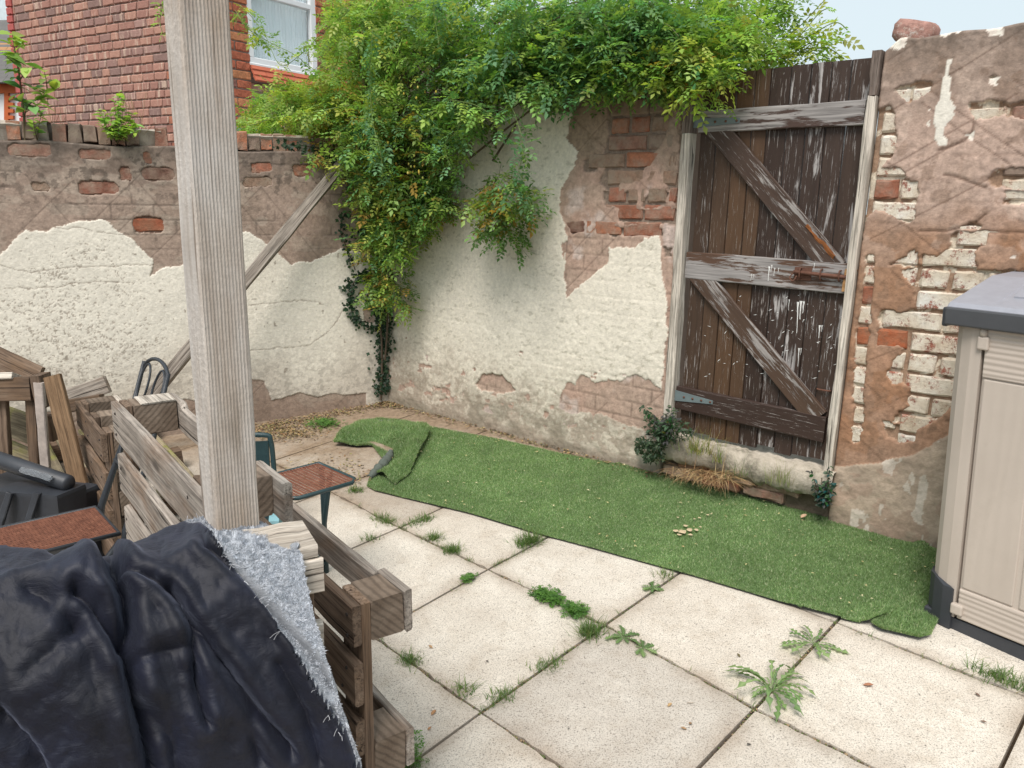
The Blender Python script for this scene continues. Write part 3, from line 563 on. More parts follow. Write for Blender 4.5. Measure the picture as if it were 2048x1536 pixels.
# ------------------------------------------------------------------ gate
def peel(name, dark, bare, amt, axis='x'):
    m = NM(name, .7, .3); v = m.coord((2.2, 38, 38), rnd=True); g = m.noise(v, 1, 8, .7, .8); v2 = m.coord((4, 16, 16), rnd=True)
    big = m.noise(v2, 1, 5, .6, .5); a = m.N('Math', operation='MULTIPLY_ADD'); a.inputs[1].default_value = .5; m.L(g, a.inputs[0]); hm = m.N('Math', operation='MULTIPLY'); hm.inputs[1].default_value = .5; m.L(big, hm.inputs[0]); m.L(hm.outputs[0], a.inputs[2])
    msk = m.ramp(a.outputs[0], [(1 - amt - .015, 0), (1 - amt + .015, 1)]); bc = m.ramp(m.noise(m.coord((3, 90, 90), rnd=True), 1, 6), [(.3, tuple(k * .45 for k in bare)), (.55, bare), (.75, tuple(min(1, k * 1.35) for k in bare))])
    fk = m.ramp(m.noise(m.coord((9, 170, 170), rnd=True), 1, 6, .7), [(.59, 0), (.625, .85)]); mm_ = m.N('Math', operation='MAXIMUM'); m.L(msk, mm_.inputs[0]); m.L(fk, mm_.inputs[1]); msk = mm_.outputs[0]
    dc = m.mix(m.noise(v, 1.5), tuple(k * .65 for k in dark), tuple(k * 1.5 for k in dark)); dc = m.mix(1.0, dc, m.ramp(m.rnd(), [(0, (.75, .7, .7)), (.5, (1, 1, 1)), (1, (1.35, 1.2, .95))]), 'MULTIPLY')
    m.base(m.mix(msk, dc, bc)); h = m.mix(.5, msk, g); m.bump(h, .6, .003); m.roughn(m.ramp(msk, [(0, .55), (1, .9)])); return m.m
M_plank = peel('peeling_brown_paint', (.042, .027, .020), (.36, .33, .31), .375); M_plank2 = peel('brown_paint_worn_grey', (.042, .027, .021), (.36, .34, .33), .435)
M_railT = peel('silvered_rail', (.065, .04, .032), (.30, .28, .27), .52); M_railB = peel('dark_rail', (.045, .028, .022), (.32, .29, .27), .37); M_bracem = peel('worn_brace', (.06, .038, .028), (.30, .275, .26), .455)
M_lowpl = peel('weathered_brown_plank', (.060, .036, .023), (.26, .22, .19), .365)
gate = thing('plank_gate', 'dark brown ledged and braced plank gate with peeling paint set in the back wall', 'gate', BW.at(2.61, .57))
gn = BW.n; HG = -.035                          # plank face depth
us = [2.244]; wd = [.083, .084, .085, .07, .09, .086, .084, .081, .082]; tot = sum(wd)
for w_ in wd: us.append(us[-1] + w_ * (.745 / tot))
for i in range(9):
    a, b = us[i], us[i + 1]; zt = 2.285 + .012 * (i / 8) + R.uniform(-.004, .004); zb = .582 + R.uniform(-.02, .006)
    beam('plank', BW.at((a + b) / 2, zb, HG - .01), BW.at((a + b) / 2, zt, HG - .01), (b - a) - .004, .02, gn, M_plank2 if i in (6, 7, 5, 8) else (M_lowpl if i in (1, 2, 3) else M_plank), gate, n=8, jit=.0011, b=.0025)
hr = HG + .013
beam('rail', BW.at(2.247, 2.081, hr), BW.at(2.985, 2.082, hr), .098, .026, gn, M_railT, gate, b=.004, n=10, label='silvery grey top rail of the gate')
beam('rail', BW.at(2.230, 1.416, hr), BW.at(2.998, 1.406, hr), .13, .026, gn, M_railT, gate, b=.004, n=10, label='grey flaking middle rail of the gate')
beam('rail', BW.at(2.226, .748, hr), BW.at(2.973, .728, hr), .12, .026, gn, M_railB, gate, b=.004, n=10, label='dark brown bottom rail of the gate')
def brace(a, b, w_, nm):
    A = BW.uz(*a); B = BW.uz(*b); beam('brace', BW.at(A[0], A[1], hr - .001), BW.at(B[0], B[1], hr - .001), w_, .024, gn, M_bracem, gate, b=.003, n=8, label=nm)
brace((1415, 240), (1668, 540), .10, 'upper diagonal brace with silvery bare wood and an orange split')
brace((1390, 545), (1632, 838), .10, 'lower diagonal brace painted dark brown')
M_orange = plain('orange_split_wood', (.20, .075, .025), .8, .2, .4, 40, .5); M_bolt = plain('rusty_iron', (.13, .06, .04), .75, .3, .5, 60, .5); M_galv = plain('painted_hinge_metal', (.13, .165, .17), .5, .5, .25, 30, .2)
A = BW.uz(1612, 450); B = BW.uz(1666, 515); beam('split', BW.at(A[0], A[1], hr + .0105), BW.at(B[0], B[1], hr + .0105), .017, .006, gn, M_orange, gate, n=5, jit=.004)
def strap(u0_, u1_, z, h0, h1, mat, t=.004):
    V = []
    for h in (hr + .0135, hr + .0135 + t): V += [BW.at(u0_, z - h0 / 2, h), BW.at(u1_, z - h1 / 2, h), BW.at(u1_, z + h1 / 2, h), BW.at(u0_, z + h0 / 2, h)]
    s_ = obj('hinge', V, [(4, 5, 6, 7), (0, 3, 2, 1), (0, 1, 5, 4), (1, 2, 6, 5), (2, 3, 7, 6), (3, 0, 4, 7)], mat, gate)
    for k in range(4):
        u = u0_ + (u1_ - u0_) * (.25 + .23 * k); c = BW.at(u, z, hr + .0135 + t); tube('screw', [c, c + gn * .0025], .006, M_bolt, s_)
strap(2.222, 2.45, 2.077, .045, .02, M_galv); strap(2.222, 2.43, .758, .055, .018, M_galv)
zb = BW.uz(1640, 549)[1]; ua_ = BW.uz(1588, 546)[0]; ub_ = BW.uz(1695, 549)[0]
tube('bolt', [BW.at(ua_, zb + .004, hr + .03), BW.at(ub_ + .02, zb - .004, hr + .03)], .0085, M_bolt, gate, k=8)
obj('bolt_plate', *[(lambda V_: (V_, [(4, 5, 6, 7), (0, 1, 5, 4), (1, 2, 6, 5), (2, 3, 7, 6), (3, 0, 4, 7)]))([BW.at(u_, z_, h_) for h_ in (hr + .013, hr + .018) for u_, z_ in ((ua_ + .0, zb - .03), (ua_ + .075, zb - .03), (ua_ + .075, zb + .025), (ua_, zb + .025))])][0], M_bolt, gate)
for uu in (ua_ + .03, ua_ + .12, ub_ - .03): tube('staple', smooth_line([BW.at(uu, zb - .022, hr + .015), BW.at(uu, zb - .018, hr + .036), BW.at(uu, zb + .018, hr + .038), BW.at(uu, zb + .022, hr + .015)], 4), .0035, M_bolt, gate)
tube('bolt_handle', smooth_line([BW.at(ua_ + .005, zb + .004, hr + .032), BW.at(ua_ - .01, zb - .02, hr + .042), BW.at(ua_ + .006, zb - .036, hr + .042), BW.at(ua_ + .018, zb - .012, hr + .036)], 4), .003, M_bolt, gate)
q1 = BW.uz(1695, 562); beam('keep_block', BW.at(q1[0] + .005, q1[1] - .045, hr + .012), BW.at(q1[0] + .008, q1[1] + .05, hr + .012), .045, .035, gn, plain('raw_pine', (.38, .21, .09), .75, .3, .3, 25, .3), gate)
q1 = BW.uz(1643, 782); tube('pull_handle', smooth_line([BW.at(q1[0] - .028, q1[1], HG + .001), BW.at(q1[0] - .024, q1[1], HG + .012), BW.at(q1[0] + .024, q1[1], HG + .012), BW.at(q1[0] + .028, q1[1], HG + .001)], 3), .004, M_bolt, gate)
# paint runs and splashes on the planks: thin dried drips
M_drip = plain('white_paint_drip', (.75, .75, .73), .5, .4, .08); dr = MB()
def drip(x, y0, y1, wpx=4, on=HG + .0005):
    a = BW.uz(x, y0); b = BW.uz(x - 2, y1); n = 5; V = []; w_ = wpx * .0008
    for i in range(n + 1):
        t = i / n; uu = a[0] + (b[0] - a[0]) * t + R.uniform(-.001, .001); ww = w_ * (1.6 if i == 0 else 1 - .65 * t) * (1.5 if i == n else 1); V += [BW.at(uu - ww, a[1] + (b[1] - a[1]) * t, on), BW.at(uu, a[1] + (b[1] - a[1]) * t, on + .0022), BW.at(uu + ww, a[1] + (b[1] - a[1]) * t, on)]
    Fc = []
    for i in range(n): a_ = i * 3; Fc += [(a_, a_ + 1, a_ + 4, a_ + 3), (a_ + 1, a_ + 2, a_ + 5, a_ + 4)]
    dr.add(V, Fc)
for x, y0, y1, w_ in ((1596, 603, 640, 5), (1590, 605, 668, 4), (1602, 604, 628, 4), (1573, 600, 622, 2.5), (1634, 652, 678, 4), (1639, 652, 665, 3), (1592, 698, 735, 3), (1597, 698, 712, 2.5), (1533, 690, 735, 2), (1524, 680, 698, 2), (1560, 560 + 145, 715, 2), (1602, 640, 646, 3), (1578, 636, 641, 3), (1553, 675, 680, 3), (1580, 664, 669, 3)): drip(x, y0, y1, w_)
for x, y0, y1, w_ in ((1537, 533, 562, 4), (1542, 530, 545, 3), (1548, 536, 552, 2.5), (1502, 548, 562, 2.5), (1506, 548, 560, 2), (1628, 526, 540, 2.5), (1556, 536, 546, 2.5)): drip(x, y0, y1, w_, hr + .0132)
for k in range(90):
    x = R.uniform(1395, 1680); y = R.uniform(590, 760); a = BW.uz(x, y); l = R.uniform(.003, .012); an = R.uniform(-1, 1); d = np.array([math.cos(an) * l, math.sin(an) * l]); ww = .0012
    dr.add([BW.at(a[0] - d[0], a[1] - d[1], HG + .0008), BW.at(a[0] + ww, a[1] - ww, HG + .0016), BW.at(a[0] + d[0], a[1] + d[1], HG + .0008), BW.at(a[0] - ww, a[1] + ww, HG + .0016)], [(0, 1, 2, 3)])
dr.build('paint_splashes', M_drip, gate, kind='stuff')
fr = thing('timber_surround', 'pale weathered timber frame posts on both sides of the plank gate', 'door frame', BW.at(2.6, .5))
M_frame = wood('pale_weathered_frame', (.36, .32, .27), (.68, .62, .54), vary=.12); M_framed = wood('dark_weathered_frame', (.09, .06, .045), (.30, .25, .22), vary=.2)
beam('post', BW.at(2.196, .5, -.016), BW.at(2.196, 2.03, -.016), .046, .07, gn, M_frame, fr, n=14, jit=.003, b=.006); beam('post', BW.at(2.196, 2.032, -.018), BW.at(2.196, 2.30, -.018), .046, .066, gn, M_framed, fr, n=4, jit=.003, label='dark upper end of the left post')
beam('post', BW.at(3.012, .42, -.014), BW.at(3.014, 2.14, -.014), .036, .07, gn, M_frame, fr, n=14, jit=.003, b=.006); beam('post', BW.at(3.014, 2.142, -.018), BW.at(3.014, 2.312, -.018), .034, .066, gn, M_framed, fr, n=4, jit=.003, label='dark upper end of the right post')
# ------------------------------------------------------------------ timber prop against the left wall
ta = LW.at(*LW.uz(684, 325), .07); bz_ = LW.uz(290, 800); tb = LW.at(bz_[0], gz(*LW.at(*bz_)[:2]) + .02, .42)
tb = PD(316, 775, 4.38); dd = nrm(tb - ta); tb2 = tb + dd * ((tb[2] - .17) / abs(dd[2])) * .98
beam('timber_prop', ta, tb2, .07, .045, np.array([.2, -.9, .35]), wood('grey_cracked_timber', (.13, .105, .085), (.38, .335, .29), grain=(2, 60, 60), bump=.8, vary=.1), n=12, jit=.003, b=.006, label='long grey weathered timber leaning diagonally against the left wall behind the post', cat='timber')
# ------------------------------------------------------------------ foreground post
a_ = PD(333, 0, 1.36); PZ1 = lambda x, d: PD(x, 600, d)
yaw = math.radians(40); pcx = PD(440, 700, 1.40); exx = np.array([math.cos(yaw), math.sin(yaw), 0]); 
m = NM('rough_sawn_post', .85, .2); v = m.coord((1, 1, 1)); sep = m.N('SeparateXYZ'); m.L(v, sep.inputs[0])
def sawmarks():
    w1 = m.N('TexWave', wave_type='BANDS', bands_direction='X'); w1.inputs['Scale'].default_value = 26; w1.inputs['Distortion'].default_value = 1.2; w1.inputs['Detail'].default_value = 3; m.L(v, w1.inputs['Vector'])
    w2 = m.N('TexWave', wave_type='BANDS', bands_direction='Y'); w2.inputs['Scale'].default_value = 52; w2.inputs['Distortion'].default_value = 1.3; w2.inputs['Detail'].default_value = 3; w2.inputs['Detail Scale'].default_value = 2; m.L(v, w2.inputs['Vector'])
    w3 = m.N('TexWave', wave_type='BANDS', bands_direction='Z'); w3.inputs['Scale'].default_value = 40; w3.inputs['Distortion'].default_value = 1.5; w3.inputs['Detail'].default_value = 3; m.L(v, w3.inputs['Vector'])
    return w1.outputs['Fac'], w2.outputs['Fac'], w3.outputs['Fac']
s1, s2, s3 = sawmarks()
g = m.noise(m.coord((2.5, 60, 60)), 1, 6, .65, .5); c = m.ramp(g, [(.3, (.38, .34, .305)), (.55, (.53, .485, .44)), (.75, (.65, .61, .565))])
c = m.mix(m.ramp(m.noise(m.coord((1.6, 9, 9)), 1, 5), [(.42, 0), (.68, .65)]), c, (.38, .285, .205)); c = m.mix(1.0, c, m.ramp(s2, [(.0, .88), (.5, 1.02)]), 'MULTIPLY'); c = m.mix(1.0, c, m.ramp(m.noise(m.coord((170, 45, 45)), 1, 3), [(.3, .90), (.7, 1.06)]), 'MULTIPLY'); c = m.mix(m.ramp(m.noise(m.coord((3.5, 5, 5)), 1.4, 5), [(.45, 0), (.7, .5)]), c, (.66, .63, .60))
c = m.mix(m.ramp(m.noise(m.coord((2, 12, 12)), 1.3, 4), [(.62, 0), (.72, .5)]), c, (.2, .16, .12)); vk = m.N('TexVoronoi'); vk.inputs['Scale'].default_value = 1.0; m.L(m.coord((1.5, 9, 9)), vk.inputs['Vector']); c = m.mix(m.ramp(vk.outputs['Distance'], [(.06, .8), (.13, 0)]), c, (.20, .15, .11)); c = m.mix(m.ramp(m.noise(m.coord((.9, 38, 38)), 1, 3, .5, 1.0), [(.30, .8), (.35, 0)]), c, (.16, .12, .09)); m.base(c); hb = s2; b1 = m.bump(hb, .55, .003); m.bump(m.noise(m.coord((8, 120, 120)), 1, 6), .5, .002, prev=b1); M_post = m.m
pb = np.array([pcx[0], pcx[1], gz(pcx[0], pcx[1]) - .05]); pt = pb + np.array([0, 0, 2.75])
beam('wooden_post', pb, pt, .083, .083, np.array([math.sin(yaw), -math.cos(yaw), 0]), M_post, n=24, jit=.0012, b=.004, label='thick pale rough sawn square wooden post standing in the left foreground', cat='post')
# ------------------------------------------------------------------ pallets
PDIR = np.array([math.cos(math.radians(-52.7)), math.sin(math.radians(-52.7)), 0]); PNRM = np.array([PDIR[1], -PDIR[0], 0])   # towards the camera
if PNRM @ np.array([-1, -1, 0]) < 0: PNRM = -PNRM
M_pal = wood('grey_pallet_wood', (.15, .125, .105), (.47, .415, .36), vary=.3, stain=(.20, .13, .085)); M_palb = wood('brown_pallet_wood', (.10, .065, .045), (.25, .18, .13), vary=.3, stain=(.16, .1, .06)); M_palm = wood('mossy_pallet_wood', (.15, .12, .08), (.36, .30, .2), vary=.2, moss=(.22, .21, .07)); M_pblk = NM('pallet_block_wood', .9, .15); v = M_pblk.coord(rnd=True); wr = M_pblk.N('TexWave', wave_type='RINGS', rings_direction='X'); wr.inputs['Scale'].default_value = 22; wr.inputs['Distortion'].default_value = 3; wr.inputs['Detail'].default_value = 4; M_pblk.L(v, wr.inputs['Vector']); c = M_pblk.mix(M_pblk.ramp(M_pblk.noise(v, 14, 6), [(.3, 0), (.7, 1)]), (.13, .095, .07), (.25, .195, .15)); c = M_pblk.mix(1.0, c, M_pblk.ramp(wr.outputs['Fac'], [(0, .72), (.6, 1.08)]), 'MULTIPLY'); c = M_pblk.mix(1.0, c, M_pblk.ramp(M_pblk.rnd(), [(0, .7), (1, 1.2)]), 'MULTIPLY'); M_pblk.base(c); M_pblk.bump(M_pblk.noise(v, 90, 6, .7), .7, .004); M_pblk = M_pblk.m; M_palw = wood('bleached_pallet_wood', (.33, .28, .23), (.66, .60, .52), vary=.15)
M_nail = plain('nail_heads', (.035, .028, .024), .7, .4, .3, 60)
def pallet_up(label, A, d, n_, L, zt, zb_, T=.144, bw=.10, pitch=.135, back_notch=True, ends=(0, .5, 1), group='wooden pallets stacked on edge beside the post', skip=(), mats=None, shift=0.0, rail_t=.022):
    """pallet on its long edge. A: top corner of the front (deck) face at one end; d: run direction; n_: towards the deck face"""
    A = np.array([A[0], A[1], 0.0]); r_ = thing('pallet', label, 'pallet', (A[0], A[1], zb_), group); mats = mats or (M_pal, M_palb, M_pal); up = np.array([0, 0, 1.0]); z = zt - bw / 2; k = 0
    while z > zb_ + bw / 2 - .03:
        if k not in skip:
            s0 = R.uniform(-.006, .006) + shift * k; beam('deck_board', A + d * s0 - n_ * .011 + up * z, A + d * (L + R.uniform(-.008, .008)) - n_ * .011 + up * z, bw - R.uniform(.0, .012), .021, n_, mats[0], r_, n=8, b=.003, jit=.0018)
        z -= pitch; k += 1
    for e in ends:
        x = .05 + e * (L - .1); beam('stringer', A + d * x - n_ * (.022 + rail_t / 2) + up * zb_, A + d * x - n_ * (.022 + rail_t / 2) + up * (zt - .002), .1, rail_t - .001, n_, mats[1], r_, n=6)
    nl = MB(); ey_ = np.cross(up, d)
    for e in ends:
        x = .05 + e * (L - .1); z = zt - bw / 2; k = 0
        while z > zb_ + bw / 2 - .03:
            if k not in skip:
                for dz in (-bw * .25, bw * .22):
                    c = A + d * (x + R.uniform(-.025, .025)) + n_ * .001 + up * (z + dz + R.uniform(-.006, .006)); V_, F_ = tube_geo([c - n_ * .004, c + n_ * .0012], .0042, 7); nl.add(V_, F_)
            z -= pitch; k += 1
    nl.build('nails', M_nail, r_, kind='stuff')
    bt = T - .044 - rail_t; zs = [zt - .05, (zt + zb_) / 2, zb_ + .05]
    for e in ends:
        for zc in zs:
            x = .052 + e * (L - .104); hh = .095 if zc == zs[0] else .1
            beam('block', A + d * (x - .05) - n_ * (.022 + rail_t + bt / 2) + up * (zc + (.049 - hh / 2 if zc == zs[0] else 0)), A + d * (x + .05) - n_ * (.022 + rail_t + bt / 2) + up * (zc + (.049 - hh / 2 if zc == zs[0] else 0)), hh, bt - .002, n_, M_pblk, r_, n=2, b=.004, jit=.002)
    for zc in zs:
        nt_ = None
        if back_notch and zc == zs[0] and len(ends) > 1: xs_ = [.05 + e * (L - .1) for e in ends]; nt_ = [(xs_[i] + .07, xs_[i + 1] - .07, .02) for i in range(len(xs_) - 1)]
        P0 = A - n_ * (T - .011) + up * zc; M_ = basis(P0, d, n_); V, Fc = beam_geo(L, .1, .021, n=8, jit=.0015, b=.005, notch=None)
        if nt_:
            V, Fc = beam_geo(L, .1, .021, n=8, jit=.0015, b=.005, notch=nt_)
            if (np.array(M_.to_3x3() @ Vector((0, 1, 0))) @ up) < 0: V = [(x, -y, -z_) for x, y, z_ in V]
        obj('bottom_board', V, Fc, mats[2], r_, M=M_)
    return r_
zA, zB = 1.08, .87
pA = PZ(221, 801, zA); LA = .98
pa = pallet_up('tall grey pallet on edge left of the post, its top block bleached pale', pA, PDIR, PNRM, LA, zA, .13, T=.19, bw=.125, pitch=.163, ends=(0, .93), shift=.022)
obj('top_face', *beam_geo(.105, .10, .004, n=2), M_palw, pa, M=basis(pA * [1, 1, 0] + PDIR * .0 - PNRM * .115 + np.array([0, 0, zA + .001]), PDIR, (0, 0, 1)))
qB = PZ(704, 1215, zB); LB = 1.0
pbb = pallet_up('dark pallet on edge in front, its near end open beside the patio slabs', qB, -PDIR, PNRM, LB, zB, .08, ends=(0, .96), mats=(M_palb, M_palb, M_pal))
qE = PZ(641, 1094, 1.08); d2 = np.array([math.cos(math.radians(208)), math.sin(math.radians(208)), 0]); n2 = np.array([d2[1], -d2[0], 0]); n2 = n2 if n2[1] < 0 else -n2
pallet_up('pallet on edge mostly hidden under the black blanket, only its bleached end showing', qE, d2, n2, .26, 1.058, .1, bw=.07, pitch=.125, mats=(M_palw, M_palb, M_palw), ends=(0.06, .5, 1), back_notch=False)
beam('deck_board', qE * [1, 1, 0] + np.array([0, 0, 1.067]) - n2 * .075 + d2 * .002, qE * [1, 1, 0] + np.array([0, 0, 1.067]) - n2 * .075 + d2 * .25, .135, .022, (0, 0, 1), M_palw, [o for o in SC.objects if o.name == 'pallet.002'][0], n=6, jit=.003, b=.004)
pC = PZ(148, 800, .80)
pallet_up('low brown pallet on edge behind the chair with scrolled back', pC, PDIR, PNRM, .62, .80, .2, T=.18, bw=.12, pitch=.16, mats=(M_palb, M_palb, M_palw), ends=(0, .5, 1))
# flat mossy pallet on the ground
g0 = G(60, 900) * [1, 1, 1]; fl = thing('pallet', 'mossy green slatted pallet lying flat on the ground behind the chairs', 'pallet', (-2.3, 4.2, .2)); q0 = np.array([-3.0, 4.15, 0.]); pn = np.array([-PDIR[1], PDIR[0], 0]); pn = pn if pn[0] > 0 else -pn
for k in range(9):
    a = q0 + pn * (.13 * k) - pn * .25; a = a + np.array([0, 0, gz(*a[:2]) + .135]); b = a + PDIR * 1.35; b[2] = gz(*b[:2]) + .135; beam('slat', a, b, .095, .02, (0, 0, 1), M_palm, fl, n=6)
for k in range(3):
    a = q0 + PDIR * (.06 + .6 * k) - pn * .3; a = a + np.array([0, 0, gz(*a[:2]) + .065]); b = a + pn * 1.2; b[2] = gz(*b[:2]) + .065; beam('bearer', a, b, .09, .1, (0, 0, 1), M_palb, fl, n=4)
# pallet at the far left, standing end-on
dep = 3.35
p4 = thing('pallet', 'broken brown pallet standing end-on at the left edge with white paint on one board', 'pallet', PD(50, 900, dep) * [1, 1, 0] + [0, 0, .15])
def pxbeam(nm, a, b, w_, t, mat, par, dpa=dep, dpb=None, up=(0, -1, .1), **k): return beam(nm, PD(*a, dpa), PD(*b, dpb or dpa), w_, t, up, mat, par, **k)
pxbeam('top_board', (-70, 776), (72, 776), .105, .09, M_palb, p4); pxbeam('edge_board', (-70, 759), (40, 757), .03, .12, M_palw, p4, dep + .01, up=(0, -1, .5)); pxbeam('end_block', (80, 748), (92, 812), .045, .09, M_palb, p4, dep - .01)
pxbeam('upright', (66, 800), (76, 960), .045, .05, M_palb, p4); pxbeam('upright', (78, 765), (92, 940), .04, .022, plain('white_splashed_board', (.42, .36, .32), .8, .2, .5, 30, .4), p4, dep - .05, label='board with a white paint splash'); pxbeam('upright', (4, 800), (14, 960), .05, .03, M_palb, p4)
pxbeam('cross_board', (-60, 815), (70, 862), .14, .02, M_palm, p4, dep + .25, dep + .1); pxbeam('cross_board', (-40, 880), (80, 930), .12, .02, M_palm, p4, dep + .3, dep + .15); pxbeam('lower_block', (96, 830), (102, 880), .05, .05, M_palb, p4, dep + .02)
beam('leaning_board', PD(105, 752, 3.2), PD(176, 1040, 3.05), .085, .022, (-.2, -1, .1), wood('smooth_brown_board', (.15, .09, .05), (.26, .17, .10), vary=.05), n=10, jit=.002, b=.004, label='single smooth brown board leaning upright between the broken pallet and the scrolled chair', cat='board')
beam('loose_plank', PD(-60, 700, 3.9), PD(75, 765, 3.7), .16, .022, (0, -1, .3), M_palb, n=6, label='dark plank sticking up behind the broken pallet at the left edge', cat='plank')
rb = thing('curved_board', 'grey board with a cut-off tip lying behind the leaning board near the wall', 'board', PD(160, 800, 4.3)); pxbeam('board', (110, 805), (215, 768), .1, .03, M_pal, rb, 4.3); pxbeam('board_end', (120, 815), (205, 800), .07, .05, M_palb, rb, 4.2)
# ------------------------------------------------------------------ chairs
M_iron = plain('black_painted_iron', (.022, .026, .032), .45, .5, .4, 30, .3); M_green = plain('dark_green_paint', (.02, .045, .05), .4, .5, .3, 30, .2)
m = NM('rusty_mesh', .9, .2); v = m.coord(); m.base(m.ramp(m.noise(v, 30, 6), [(.3, (.13, .055, .038)), (.6, (.23, .10, .065)), (.8, (.32, .17, .11))])); M_rust = m.m
def bistro(label, base, ang, frame, W=.36, D=.36, back=True, seat_h=.45, group=None, lean=.12, top=.98):
    """local axes: x = facing direction (front), y = left, seat rear edge at x=0"""
    r_ = thing('bistro_chair', label, 'chair', base, group); c, s_ = math.cos(ang), math.sin(ang)
    T = lambda x, y, z: np.array([base[0] + c * x - s_ * y, base[1] + s_ * x + c * y, base[2] + z])
    h = W / 2; zf = seat_h; rim = [T(.0, -h, zf), T(D - .03, -h, zf), T(D, -h + .03, zf), T(D, h - .03, zf), T(D - .03, h, zf), T(.0, h, zf)]
    tube('seat_rim', rim, .008, frame, r_, close=True)
    ms = MB(); n = 34
    for i in range(n + 1):                    # expanded metal: two families of zigzag strips
        x = .008 + (D - .016) * i / n; pts = [T(x + (.004 if j % 2 else -.004), -h + .008 + (W - .016) * j / 40, zf + .003) for j in range(41)]
        V = []; 
        for p in pts: V += [p + np.array([c, s_, 0]) * .0014, p - np.array([c, s_, 0]) * .0014, p + np.array([0, 0, .002])]
        Fc = []
        for j in range(40): a = j * 3; Fc += [(a, a + 3, a + 5, a + 2), (a + 1, a + 2, a + 5, a + 4)]
        ms.add(V, Fc)
    for j in range(n + 1):
        y = -h + .01 + (W - .02) * j / n; V = [T(.006, y - .0012, zf + .002), T(D - .006, y - .0012, zf + .002), T(D - .006, y + .0012, zf + .002), T(.006, y + .0012, zf + .002), T(.006, y, zf + .0045), T(D - .006, y, zf + .0045)]; ms.add(V, [(0, 1, 5, 4), (3, 4, 5, 2)])
    ms.build('seat_mesh', M_rust, r_, kind='stuff')
    if back:
        zt = top; xb = lambda z: -.02 - lean * (z - seat_h)
        for sg in (-1, 1):
            tube('back_stile', [T(.0, sg * h, seat_h - .12), T(xb(seat_h), sg * h, seat_h), T(xb(zt) * .6, sg * (h - .01), (seat_h + zt) / 2), T(xb(zt), sg * (h - .02), zt)], [.013, .013, .009, .008], frame, r_, k=6)
        arch = [T(xb(zt - .02 + .05 * math.sin(math.pi * k / 12)), (h - .02) * math.cos(math.pi * k / 12), zt - .03 + .055 * math.sin(math.pi * k / 12)) for k in range(13)]; tube('top_arch', arch, .007, frame, r_)
        tube('lower_bar', [T(xb(seat_h + .17), -h + .005, seat_h + .17), T(xb(seat_h + .17), h - .005, seat_h + .17)], .007, frame, r_)
        for sg in (-1, 1):
            for (cy, cz, ry, rz) in ((.075, zt - .075, .045, .075), (.075, seat_h + .255, .05, .085)):
                k0 = [T(xb(cz + rz * math.sin(t)), sg * cy + ry * math.cos(t), cz + rz * math.sin(t)) for t in np.linspace(0, 2 * math.pi, 17)[:-1]]; tube('scroll', k0, .0045, frame, r_, close=True, k=5)
            sp = [T(xb(zt - .16), sg * .05 + .03 * (1 - t / 9) * math.cos(t), zt - .16 + .035 * (1 - t / 9) * math.sin(t)) for t in np.linspace(0, 7, 18)]; tube('scroll', sp, .004, frame, r_, k=5)
    for sg in (-1, 1):
        tube('leg', [T(.0, sg * (h + .012), seat_h - .02), T(D * (.98 if back else .02), sg * (h + .012), .0)], .011, frame, r_); tube('leg', [T(D * (.9 if back else .35), sg * (h - .012), seat_h - .02), T(-.06 if back else -.02, sg * (h - .012), .0)], .011, frame, r_)
    tube('foot_bar', [T(D * (.9 if back else .03), -h, .06), T(D * (.9 if back else .03), h, .06)], .008, frame, r_); tube('foot_bar', [T(-.05, -h, .06), T(-.05, h, .06)], .008, frame, r_); return r_
rm = (PZ(180, 1018, .57) + PZ(250, 1063, .57)) / 2
bistro('black iron folding chair with rusty mesh seat and scrolled back at the left edge', (rm[0], rm[1], gz(rm[0], rm[1]) + .0), math.radians(222), M_iron, W=.30, D=.42, seat_h=.57 - gz(rm[0], rm[1]), group='bistro chairs with rusty mesh seats', top=1.0, lean=.36)
r2 = (PZ(545, 962, .65) + PZ(600, 925, .65)) / 2
bistro('dark green metal chair with rusty mesh seat standing right of the post', (r2[0], r2[1], gz(r2[0], r2[1])), math.radians(-44), M_green, W=.29, D=.28, seat_h=.65 - gz(r2[0], r2[1]), group='bistro chairs with rusty mesh seats', back=False)
# green plastic chair behind the post
gc = thing('garden_chair', 'dark green chair with a rounded back and pale blue cushion half hidden behind the post', 'chair', (PD(500, 1000, 3.3) * [1, 1, 0]) + [0, 0, .17])
zt0 = PD(535, 876, 3.3)[2]; xl, xr = PD(440, 900, 3.3), PD(536, 900, 3.3)
Pq = lambda t, z: np.array([xl[0] + (xr[0] - xl[0]) * t, 3.3 + .05 * t, z])
tube('back_frame', smooth_line([Pq(1.04, zt0 - .36), Pq(1.02, zt0 - .12), Pq(.99, zt0 - .03), Pq(.88, zt0), Pq(.12, zt0), Pq(.01, zt0 - .03), Pq(-.02, zt0 - .12), Pq(-.04, zt0 - .36)], 5), .012, M_green, gc, k=8)
obj('back_panel', [Pq(t, z) + np.array([0, o_, 0]) for o_ in (0, .012) for t, z in ((.06, zt0 - .3), (.94, zt0 - .3), (.94, zt0 - .03), (.06, zt0 - .03))], [(0, 1, 2, 3), (7, 6, 5, 4), (0, 4, 5, 1), (1, 5, 6, 2), (2, 6, 7, 3), (3, 7, 4, 0)], M_green, gc)
V, Fc = beam_geo(.3, .26, .04, b=.015, n=3); obj('cushion', V, Fc, plain('pale_blue_cloth', (.22, .40, .44), .9, .1), gc, M=basis(Pq(.0, zt0 - .30) + np.array([.02, -.13, 0]), (1, .05, 0), (0, 0, 1)))
for t in (0, 1):
    for dy in (0, -.26): tube('leg', [Pq(t, zt0 - .33) + [0, dy, 0], Pq(t, gz(*Pq(t, 0)[:2])) + [0, dy, 0]], .012, M_green, gc)
